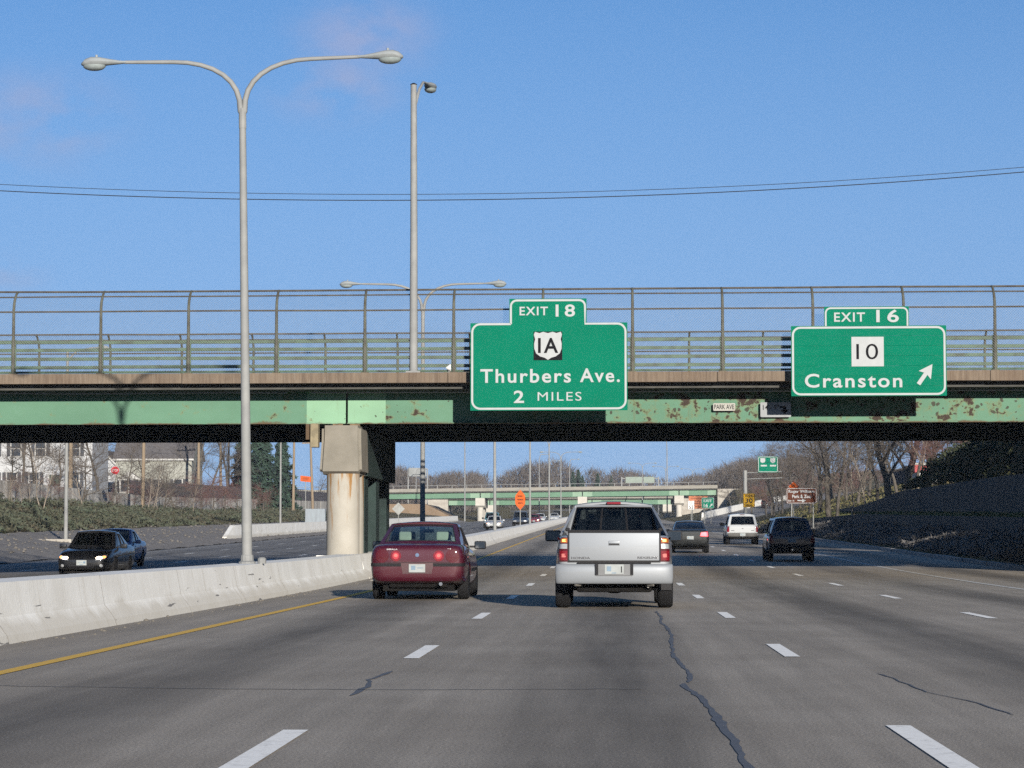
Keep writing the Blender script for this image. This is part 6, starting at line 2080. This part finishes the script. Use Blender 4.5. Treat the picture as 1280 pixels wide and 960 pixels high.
# ------------------------------------------------------------------ silver pickup
def pickup():
    cfg = dict(W=1.98, wr=.37, ww=.25, axles=(-1.56, 1.54), seats=(.15, ),
        st=[(-2.62, .80, .62, 1.17, .0), (-2.60, .885, .56, 1.20, .0), (-2.52, .93, .52, 1.215, .0), (-2.1, .955, .50, 1.22, .0), (-1.55, .985, .46, 1.215, .0), (-.9, .96, .40, 1.20, .0), (0, .955, .36, 1.16, .0), (.9, .955, .36, 1.14, .02), (1.5, .985, .40, 1.10, .04), (2.2, .95, .42, 1.02, .05), (2.5, .90, .44, .94, .04), (2.62, .72, .50, .84, .0)],
        sect=[(0, 0, 0), (.80, 0, 0), (.93, .05, 0), (.985, .22, 0), (1.0, .52, 0), (.985, .78, 0), (.955, .94, 0), (.90, .99, .1), (.5, 1.0, .8), (0, 1.0, 1)],
        gh=dict(yc=1.15, zc=1.12, wb=.86, yf=.42, zf=1.72, wt=.66, yr=-.62, zr=1.72, wtr=.66, yd=-2.05, zd=1.21, wbr=.90, crown=.055, rb=.03, rear=(-.92, 0, .80)),
        holes=dict(front=[(.08, .92, .10, .92)], rear=[(.03, .350, .11, .93), (.357, .643, .11, .93), (.650, .97, .11, .93)],
                   left=[(.10, .34, .12, .86), (.38, .58, .12, .86)], right=[(.42, .62, .12, .86), (.66, .90, .12, .86)]))
    paint = car_paint('paint_silver', (.178, .192, .208), .55, .34)
    t = thing('pickup_truck', 'silver crew cab pickup truck driving ahead in the middle lane', 'pickup truck')
    body, sh = car_body(t, cfg, paint)
    greenhouse(t, cfg, paint, GLASS_D)
    for s in (-1, 1):                           # solid buttress between rear screen and bed side
        tri = [(s * .795, -.93, 1.20), (s * .655, -.635, 1.715), (s * .888, -2.03, 1.20)]
        v = tri + [(a + s * .012, b_ - .004, c_ + .004) for a, b_, c_ in tri]
        MB().add(v, [(0, 1, 2), (5, 4, 3), (0, 3, 4, 1), (1, 4, 5, 2), (2, 5, 3, 0)]).build('buttress', paint, t)
    wheel_set(t, cfg)
    # tailgate
    tg_y = -2.655
    tg = MB().rbox(-.735, .735, tg_y, tg_y + .08, .79, 1.245, .018).build('tailgate', paint, t, smooth=40)
    MB().box(-.755, .755, tg_y + .02, tg_y + .05, .765, 1.26).build('tailgate_gap', BLACKP, t)
    MB().rbox(-.755, .755, tg_y - .002, tg_y + .06, 1.247, 1.29, .012).build('tailgate_cap', TRIMD, tg)
    hb = MB().rbox(-.095, .095, tg_y - .012, tg_y + .02, 1.035, 1.115, .01).build('tailgate_handle', paint, tg, smooth=40)
    MB().box(-.085, .085, tg_y - .0145, tg_y - .0121, 1.045, 1.072).build('handle_recess', BLACKP, hb)
    text_part('lettering', 'HONDA', .31, .036, -.545, .835, tg_y, M('badge_dark', (.05, .05, .055), None, 3, .3, .8), tg, .006, .02)
    text_part('lettering', 'RIDGELINE', .33, .036, .545, .84, tg_y, MATS['badge_dark'], tg, .006, .02)
    # tail lamps wrap the corners
    for s in (-1, 1):
        def cl(x0, x1, z0, z1, mat, nm):
            a, b_ = sorted((s * x0, s * x1))
            add_patch(sh, lamp if nm != 'tail_lamp' else t, nm, 'rear', rectf(a, b_, z0, z1), mat, .022 if nm != 'tail_lamp' else .014, .10, 6, 6)
        lamp = t
        mb = sh.patch('rear', rectf(*sorted((s * .745, s * .925)), .775, 1.17), .014, .12, 8, 8)
        lamp = mb.build('tail_lamp', TAILD, t, smooth=40)
        cl(.765, .895, 1.085, 1.155, AMBER, 'turn_lens')
        cl(.765, .90, .985, 1.065, CLEARL, 'reverse_lens')
        cl(.765, .905, .80, .95, TAIL, 'brake_lens')
        cl(.79, .86, .845, .905, PINK, 'brake_bulb')
        cl(.79, .85, 1.10, 1.14, emit_mat('amber_bulb', (1, .45, .12), .5), 'turn_bulb')
    # bumper
    bp = [(-.97, .0), (-.93, -.07), (-.6, -.115), (0, -.13), (.6, -.115), (.93, -.07), (.97, 0)]
    bm_ = MB()
    rows = [(.405, .06), (.44, .02), (.56, .0), (.66, .0), (.72, .015), (.745, .05)]
    for z, inn in rows:
        for x, dy in bp: bm_.v.append((x * (1 - inn * .25), -2.60 + dy + inn, z))
    for j in range(len(rows) - 1):
        for i in range(6):
            a = j * 7 + i
            bm_.f.append((a, a + 1, a + 8, a + 7))
    me = smooth(eval_mesh(bm_.mesh('bumper', paint), [('solid', .03), ('sub', 2)]), 50)
    bump = link('bumper', me, t)
    MB().rbox(-.30, .30, -2.742, -2.70, .545, .735, .012).build('plate_recess', M('bumper_recess', (.15, .155, .16), None, 4, .8, spec=.1), bump)
    for s in (-1, 1):
        MB().add(*box_vf(*sorted((s * .26, s * .31)), -2.748, -2.70, .56, .735)).build('recess_edge', TRIMD, bump)
    pl = MB().box(-.155, .155, -2.752, -2.744, .575, .73).build('licence_plate', PLATE, bump)
    MB().box(-.12, -.05, -2.755, -2.7525, .62, .70).build('plate_print', PLATEG, pl)
    MB().box(-.04, .03, -2.755, -2.7525, .585, .60).build('plate_print', PLATEG, pl)
    MB().box(.11, .125, -2.755, -2.7525, .60, .70).build('plate_print', SBLACK, pl)
    MB().rbox(-.60, .60, -2.68, -2.72 + .12, .74, .765, .008).build('step_pad', TRIMD, bump)
    # chassis seen below
    MB().rbox(-.62, .62, -2.35, -1.2, .27, .45, .05).build('spare_carrier', UNDER, t)
    MB().tube([(-.7, -1.56, .34), (.7, -1.56, .34)], .055, 8).build('rear_axle', UNDER, t)
    MB().rbox(-.12, .12, -1.68, -1.42, .24, .44, .06).build('differential', UNDER, t)
    MB().tube([(.52, -1.2, .38), (.56, -2.5, .38)], .032, 8).build('exhaust_pipe', M('exhaust_steel', (.25, .24, .22), None, 4, .5, .7), t)
    for s in (-1, 1):
        MB().tube([(s * .55, -2.55, .395), (s * .64, -2.62, .395)], .022, 6).build('tow_hook', MATS['exhaust_steel'], t)
        MB().box(s * .84 - .13, s * .84 + .11, -1.98, -1.96, .30, .52).build('mud_flap', BLACKP, t)
    # bed cover, high brake lamp, mirrors, antenna
    MB().rbox(-.74, .74, -2.55, -.98, 1.215, 1.255, .015).build('bed_cover', TRIMD, t)
    for s in (-1, 1):
        MB().rbox(*sorted((s * .73, s * .80)), -2.1, -2.0, 1.27, 1.33, .02).build('bed_clamp', TRIMD, t)
    MB().rbox(-.12, .12, -.70, -.60, 1.735, 1.775, .012).build('high_brake_lamp', TAIL, t)
    mirrors(t, cfg, BLACKP, 1.20, .78, .93, 1.15)
    seams(sh, t, cfg, (-.75, .25), .5, 1.14)
    place(t, .10, 44.5, Z_N)
    return t
pickup()

# ------------------------------------------------------------------ sedans
def sedan_cfg(L=5.0, W=1.85, deck=1.03, belt=.97, H=1.43, wr=.33, hood=.92):
    w = W / 2; h = L / 2
    return dict(W=W, wr=wr, axles=(-h + 1.10, h - 1.0), seats=(.25, -.75), grey_seats=True,
        st=[(-h, w * .74, .43, deck - .16, .0), (-h + .03, w * .90, .36, deck - .055, .0), (-h + .14, w * .965, .31, deck - .01, .01), (-h + .9, w * .995, .24, deck, .02), (-h + 1.7, w, .22, belt + .02, .02), (.3, w, .21, belt, .02), (h - 1.5, w, .22, belt - .02, .03), (h - .7, w * .975, .24, hood - .05, .05), (h - .22, w * .90, .27, hood - .15, .05), (h - .05, w * .76, .32, hood - .26, .02), (h, w * .6, .40, hood - .34, 0)],
        gh=dict(yc=h - 1.5, zc=belt - .035, wb=w * .86, yf=h - 2.2, zf=H - .035, wt=w * .68, yr=-h + 1.70, zr=H - .04, wtr=w * .68, yd=-h + .72, zd=deck - .02, wbr=w * .84, crown=.045, rb=.10),
        holes=dict(front=[(.07, .93, .10, .94)], rear=[(.06, .94, .12, .93)], left=[(.10, .40, .10, .86), (.43, .70, .10, .86)], right=[(.30, .57, .10, .86), (.60, .90, .10, .86)]))

def maroon_sedan():
    cfg = sedan_cfg(5.06, 1.85, 1.06, .98, 1.46, .335)
    cfg['light_cabin'] = True
    paint = car_paint('paint_maroon', (.040, .0025, .009), .45, .3)
    t = thing('sedan', 'dark maroon sedan with round tail lamps in the left lane', 'car')
    body, sh = car_body(t, cfg, paint)
    greenhouse(t, cfg, paint, GLASS)
    wheel_set(t, cfg)
    # lamp panel and round lamps
    for s in (-1, 1):
        for cx, r, mat, nm in ((.40, .10, TAIL, 'brake_lamp'), (.655, .125, TAILD, 'side_tail_lamp')):
            mb = sh.patch('rear', ellf(s * cx, .83, r, r), .012, .05, 10, 10)
            lm = mb.build(nm, mat, t, smooth=40)
            if nm == 'brake_lamp':
                mb = sh.patch('rear', ellf(s * cx, .83, r * .62, r * .62), .016, .01, 8, 8); mb.build('lamp_ring', M('tail_ring', (.34, .03, .04), None, 9, .5, spec=.1, coat=.5), lm, smooth=40)
                mb = sh.patch('rear', ellf(s * cx, .835, r * .36, r * .32), .020, .01, 6, 6); mb.build('reverse_bulb', PINK, lm, smooth=40)
            else:
                mb = sh.patch('rear', ellf(s * (cx - .01), .83, r * .72, r * .72), .015, .01, 8, 8); mb.build('lamp_ring', TAILD, lm, smooth=40)
    add_patch(sh, t, 'emblem', 'rear', ellf(0, .845, .035, .035), CHROME, .012, .02, 6, 6)
    p, d = sh.hit('rear', -.45, .955)
    text_part('lettering', 'IMPALA', .20, .026, -.47, .952, p.y + .004, M('badge_silver', (.5, .5, .5), None, 4, .3, .7), t, .012, .015)
    p, d = sh.hit('rear', .58, .955)
    text_part('lettering', 'LS', .06, .03, .60, .955, p.y + .02, MATS['badge_silver'], t, .02, .015)
    # trunk seams
    for x in (-.70, .70):
        add_patch(sh, t, 'trunk_seam', 'rear', rectf(x - .005, x + .005, .72, .98), BLACKP, .002, .01, 1, 6)
    add_patch(sh, t, 'trunk_seam', 'rear', rectf(-.70, .70, .706, .716), BLACKP, .002, .01, 12, 1)
    # bumper, dark rub strip, plate recess
    mb = sh.patch('rear', rectf(-.90, .90, .36, .705), .035, .05, 24, 8)
    bp = mb.build('bumper', paint, t, smooth=40)
    for s in (-1, 1):
        a, b_ = sorted((s * .30, s * .885))
        sh.patch('rear', rectf(a, b_, .635, .695), .047, .02, 14, 3).build('rub_strip', TRIMD, bp, smooth=40)
    sh.patch('rear', quadf((-.27, .50), (.27, .50), (.31, .70), (-.31, .70)), .040, .02, 8, 5).build('plate_recess', M('recess_dark_red', (.035, .006, .010), None, 4, .5), bp)
    p, d = sh.hit('rear', 0, .6)
    pl = MB().box(-.152, .152, p.y - .058, p.y - .048, .525, .677).build('licence_plate', PLATE, bp)
    MB().box(-.11, -.03, p.y - .061, p.y - .0585, .57, .65).build('plate_print', PLATEG, pl)
    MB().box(.0, .11, p.y - .061, p.y - .0585, .60, .615).build('plate_print', PLATEG, pl)
    MB().lathe([(.035, -.14), (.035, .3)], 10, 'y', at=(.44, -2.43, .31)).build('exhaust_pipe', CHROME, t)
    MB().rbox(-.55, .55, -2.3, -1.3, .23, .36, .05).build('fuel_tank', UNDER, t)
    # parcel shelf and high brake lamp
    MB().rbox(-.14, .14, -1.62, -1.55, 1.05, 1.10, .012).build('high_brake_lamp', TAILD, t)
    mirrors(t, cfg, BLACKP, 1.02, .68, .90, .95)
    seams(sh, t, cfg, (-.95, .12, 1.1), .42, .93)
    for side in ('right', 'left'):
        for y in (-.72, .36):
            add_patch(sh, t, 'door_handle', side, rectf(y - .1, y + .1, .80, .83), TRIMD, .02, .02, 4, 2)
        add_patch(sh, t, 'side_moulding', side, rectf(-1.0, 1.15, .52, .58), TRIMD, .012, .02, 14, 2)
    place(t, -3.55, 50.2, Z_N)
    return t
maroon_sedan()

def plain_sedan(label, paint, X, Y, zf, rz, lit_brake=None, lamps_on=False, dims=(4.5, 1.75, .98, .93, 1.40, .31, .88), glass=None, fine=True, front=True):
    cfg = sedan_cfg(*dims)
    if not fine:
        cfg['seats'] = ()
    t = thing('sedan', label, 'car')
    body, sh = car_body(t, cfg, paint)
    greenhouse(t, cfg, paint, glass or GLASS_D)
    wheel_set(t, cfg)
    w = dims[1] / 2; h = dims[0] / 2
    # rear
    for s in (-1, 1):
        m = BRAKE if lit_brake == s else TAIL
        mb = sh.patch('rear', quadf((s * w * .50, dims[2] - .30), (s * w * .90, dims[2] - .32), (s * w * .88, dims[2] - .12), (s * w * .56, dims[2] - .14)), .012, .05, 8, 5)
        mb.build('tail_lamp', m, t, smooth=40)
        mb = sh.patch('front', quadf((s * w * .46, .56), (s * w * .80, .60), (s * w * .84, .73), (s * w * .55, .665)), .012, .06, 8, 5)
        hl = mb.build('headlight', CLEARL, t, smooth=40)
        if lamps_on:
            mb = sh.patch('front', ellf(s * w * .60, .635, .10, .045), .02, .02, 6, 6); mb.build('bulb', HEADL, hl, smooth=40)
            mb = sh.patch('front', ellf(s * w * .76, .66, .05, .035), .02, .02, 6, 6); mb.build('turn_bulb', TURN, hl, smooth=40)
    mb = sh.patch('rear', rectf(-w * .96, w * .96, .34, .62), .03, .05, 20, 6); bp = mb.build('rear_bumper', paint, t, smooth=40)
    mb = sh.patch('front', rectf(-w * .93, w * .93, .30, .55), .03, .05, 20, 6); fp = mb.build('front_bumper', paint, t, smooth=40)
    sh.patch('front', rectf(-w * .45, w * .45, .33, .42), .036, .02, 10, 3).build('air_intake', BLACKP, fp)
    for s in (-1, 1):
        sh.patch('front', ellf(s * w * .68, .40, .05, .045), .038, .02, 6, 6).build('fog_lamp', CLEARL, fp, smooth=40)
    plate(sh, t, 'front', 0, .49, off=.035); plate(sh, t, 'rear', 0, .70, off=.01)
    add_patch(sh, t, 'emblem', 'front', ellf(0, .60, .06, .025), CHROME, .014, .02, 6, 4)
    add_patch(sh, t, 'bonnet_seam', 'front', rectf(-w * .44, w * .44, .572, .579), BLACKP, .003, .01, 12, 1)
    mirrors(t, cfg, paint, dims[3] + .02, h - 1.75, w * .97, .85)
    seams(sh, t, cfg, (-.85, .15, h - 1.35), .4, dims[3] - .05)
    for side in ('right', 'left'):
        for y in (-.62, .40):
            add_patch(sh, t, 'door_handle', side, rectf(y - .09, y + .09, dims[3] - .17, dims[3] - .14), paint, .02, .02, 4, 2)
    place(t, X, Y, zf, rz)
    return t

def suv(label, paint, X, Y, zf, lower, dims=(4.6, 1.82, 1.03, 1.72, .36), rz=0.0, glass=None, style='box'):
    L, W, belt, H, wr = dims
    w, h = W / 2, L / 2
    cfg = dict(W=W, wr=wr, ww=.23, axles=(-h + .98, h - .92), seats=(.2, -.7),
        st=[(-h, w * .86, .52, belt - .06, 0), (-h + .03, w * .95, .46, belt - .01, 0), (-h + .15, w * .985, .40, belt + .01, 0), (-h + .9, w, .36, belt + .01, .0), (0, w, .34, belt, .0), (h - 1.5, w, .34, belt - .01, .02), (h - .7, w * .98, .38, belt - .06, .04), (h - .15, w * .93, .42, belt - .14, .03), (h, w * .75, .5, belt - .25, 0)],
        gh=dict(yc=h - 1.35, zc=belt - .03, wb=w * .90, yf=h - 1.95, zf=H - .05, wt=w * .74, yr=-h + .42, zr=H - .05, wtr=w * (.74 if style == 'box' else .66), yd=-h + .07, zd=belt - .02, wbr=w * .90, crown=.05, rb=.04),
        holes=dict(front=[(.07, .93, .10, .93)], rear=[(.09, .91, .10, .84)] if style == 'box' else [(.11, .89, .22, .84)], left=[(.08, .34, .12, .86), (.37, .62, .12, .86), (.65, .92, .12, .86)], right=[(.08, .35, .12, .86), (.38, .63, .12, .86), (.66, .92, .12, .86)]))
    t = thing('sport_utility_vehicle', label, 'car')
    body, sh = car_body(t, cfg, paint)
    greenhouse(t, cfg, paint, glass or GLASS_D)
    wheel_set(t, cfg)
    for s in (-1, 1):
        if style == 'box':
            q = quadf((s * w * .80, belt - .36), (s * w * .965, belt - .36), (s * w * .965, belt - .04), (s * w * .80, belt - .04))
        else:
            q = quadf((s * w * .74, belt - .34), (s * w * .96, belt - .36), (s * w * .95, belt + .0), (s * w * .84, belt - .02))
        lm = sh.patch('rear', q, .014, .08, 6, 6).build('tail_lamp', TAIL, t, smooth=40)
        sh.patch('front', rectf(*sorted((s * w * .45, s * w * .86)), .62, .76), .012, .05, 6, 4).build('headlight', CLEARL, t, smooth=40)
    bp = sh.patch('rear', rectf(-w * .98, w * .98, .44, .66), .07, .05, 20, 5).build('rear_bumper', lower, t, smooth=40)
    sh.patch('front', rectf(-w * .93, w * .93, .40, .60), .05, .05, 16, 5).build('front_bumper', lower, t, smooth=40)
    add_patch(sh, t, 'hatch_seam', 'rear', rectf(-w * .78, w * .78, .668, .678), BLACKP, .004, .01, 12, 1)
    plate(sh, t, 'rear', 0, .57 if style == 'box' else .80, off=.075 if style == 'box' else .012)
    add_patch(sh, t, 'emblem', 'rear', ellf(0, belt - .17, .05, .025), M('badge_dark', (.05, .05, .055)), .012, .02, 6, 4)
    for s in (-1, 1):
        add_patch(sh, t, 'badge', 'rear', rectf(*sorted((s * w * .50, s * w * .70)), belt - .30, belt - .27), M('badge_dark', (.05, .05, .055)), .01, .02, 4, 1)
        MB().tube([(s * w * .66, -h + .6, H + .0), (s * w * .66, -h + .62, H + .04), (s * w * .66, h - 2.0, H + .04), (s * w * .66, h - 1.98, H - .01)], .018, 6).build('roof_rail', TRIMD, t)
    MB().tube([(-.05, -h - .02, belt + .06), (.34, -h + .03, belt + .10)], .012, 5).build('rear_wiper', BLACKP, t)
    MB().rbox(-.13, .13, -h + .36, -h + .40, H - .055, H - .02, .01).build('high_brake_lamp', TAILD, t)
    MB().lathe([(.03, 0), (.03, .1)], 8, 'y', at=(0, -h - .12, .46)).build('tow_ball', CHROME, t)
    mirrors(t, cfg, BLACKP, belt + .06, h - 1.55, w * .98, 1.0)
    seams(sh, t, cfg, (-.95, .1), .5, belt - .05)
    place(t, X, Y, zf, rz)
    return t

DARKGREY = car_paint('paint_charcoal', (.010, .012, .0125), .4, .3)
BLACKC = car_paint('paint_black', (.003, .0035, .005), .2, .22, 1.0)
BLUEC = car_paint('paint_blue', (.03, .075, .19), .4, .3)
WHITEC = car_paint('paint_white', (.30, .315, .325), .0, .35)
NAVY = car_paint('paint_navy', (.016, .026, .045), .4, .3)
TEAL = car_paint('paint_teal', (.035, .10, .12), .4, .3)
SILV2 = car_paint('paint_silver_dull', (.30, .31, .32), .5, .35)
REDC = car_paint('paint_red', (.12, .02, .03), .3, .3)
GREYP = M('bumper_grey', (.09, .09, .088), (.07, .07, .068), 4, .8, spec=.1)

plain_sedan('dark grey sedan with its right tail lamp lit, right of the pickup', DARKGREY, 3.72, 118.5, Z_N, 0.0, lit_brake=1, dims=(4.55, 1.78, 1.08, .98, 1.44, .32, .90))
suv('white boxy SUV with grey bumper in the right lane', WHITEC, 7.55, 146.5, Z_N, GREYP, (4.6, 1.86, 1.08, 1.72, .36))
suv('dark navy SUV in the shadow of the overpass in the right lane', NAVY, 6.95, 99.5, Z_N, BLACKP, (4.5, 1.80, 1.06, 1.68, .35), style='round')
plain_sedan('black oncoming sedan with headlights lit on the southbound side', BLACKC, -15.75, 78.5, Z_S, math.pi, lamps_on=True, dims=(4.4, 1.72, 1.0, .95, 1.43, .31, .90))
plain_sedan('blue car half hidden behind the black oncoming sedan', BLUEC, -18.9, 98.0, Z_S, math.pi, dims=(4.4, 1.72, 1.0, .95, 1.45, .31, .90))
# distant oncoming traffic under the second bridge
plain_sedan('silver blue oncoming car, nearest of the far southbound group', SILV2, -11.6, 262, Z_S, math.pi, lamps_on=True)
suv('teal oncoming SUV behind the nearest car of the far group', TEAL, -12.9, 286, Z_S, BLACKP, (4.5, 1.85, 1.06, 1.75, .36), math.pi)
suv('navy oncoming SUV beside the orange sign in the far group', NAVY, -10.2, 300, Z_S, BLACKP, (4.6, 1.9, 1.06, 1.8, .36), math.pi)
plain_sedan('dark red oncoming car just right of the orange sign', REDC, -9.9, 345, Z_S, math.pi, lamps_on=True, fine=False)
plain_sedan('white oncoming car far behind the orange sign', WHITEC, -10.6, 402, Z_S, math.pi, fine=False)
plain_sedan('second white oncoming car farther off under the second bridge', WHITEC, -9.2, 440, Z_S, math.pi, fine=False)
suv('black oncoming SUV farthest off beside the median lamp poles', BLACKC, -9.3, 470, Z_S, BLACKP, (4.6, 1.9, 1.06, 1.8, .36), math.pi)
suv('black SUV climbing the exit ramp beyond the brown sign', BLACKC, ramp_x(402) + .2, 402, lambda x, y: rise(y) + ramp_z(y) + .006, BLACKP, (4.6, 1.9, 1.06, 1.8, .36), R_(-9))
suv('dark vehicle far ahead in the centre lanes under the second bridge', BLACKC, 4.6, 440, Z_N, BLACKP, (4.6, 1.9, 1.06, 1.8, .36))

# ================================================================== thin winter haze
hm = bpy.data.materials.new('thin_haze'); hm.use_nodes = True
hn, hl = hm.node_tree.nodes, hm.node_tree.links
hn.clear()
ho = hn.new('ShaderNodeOutputMaterial'); hv = hn.new('ShaderNodeVolumePrincipled')
hv.inputs['Color'].default_value = (.80, .88, 1.0, 1)
hv.inputs['Density'].default_value = .00012
hv.inputs['Anisotropy'].default_value = 0.0
hl.new(hv.outputs[0], ho.inputs['Volume'])
hz_ = MB().box(-880, 880, -78, 1380, -2.2, 34).build('haze', hm)
tag(hz_, 'thin pale winter haze over the highway', None, kind='stuff')
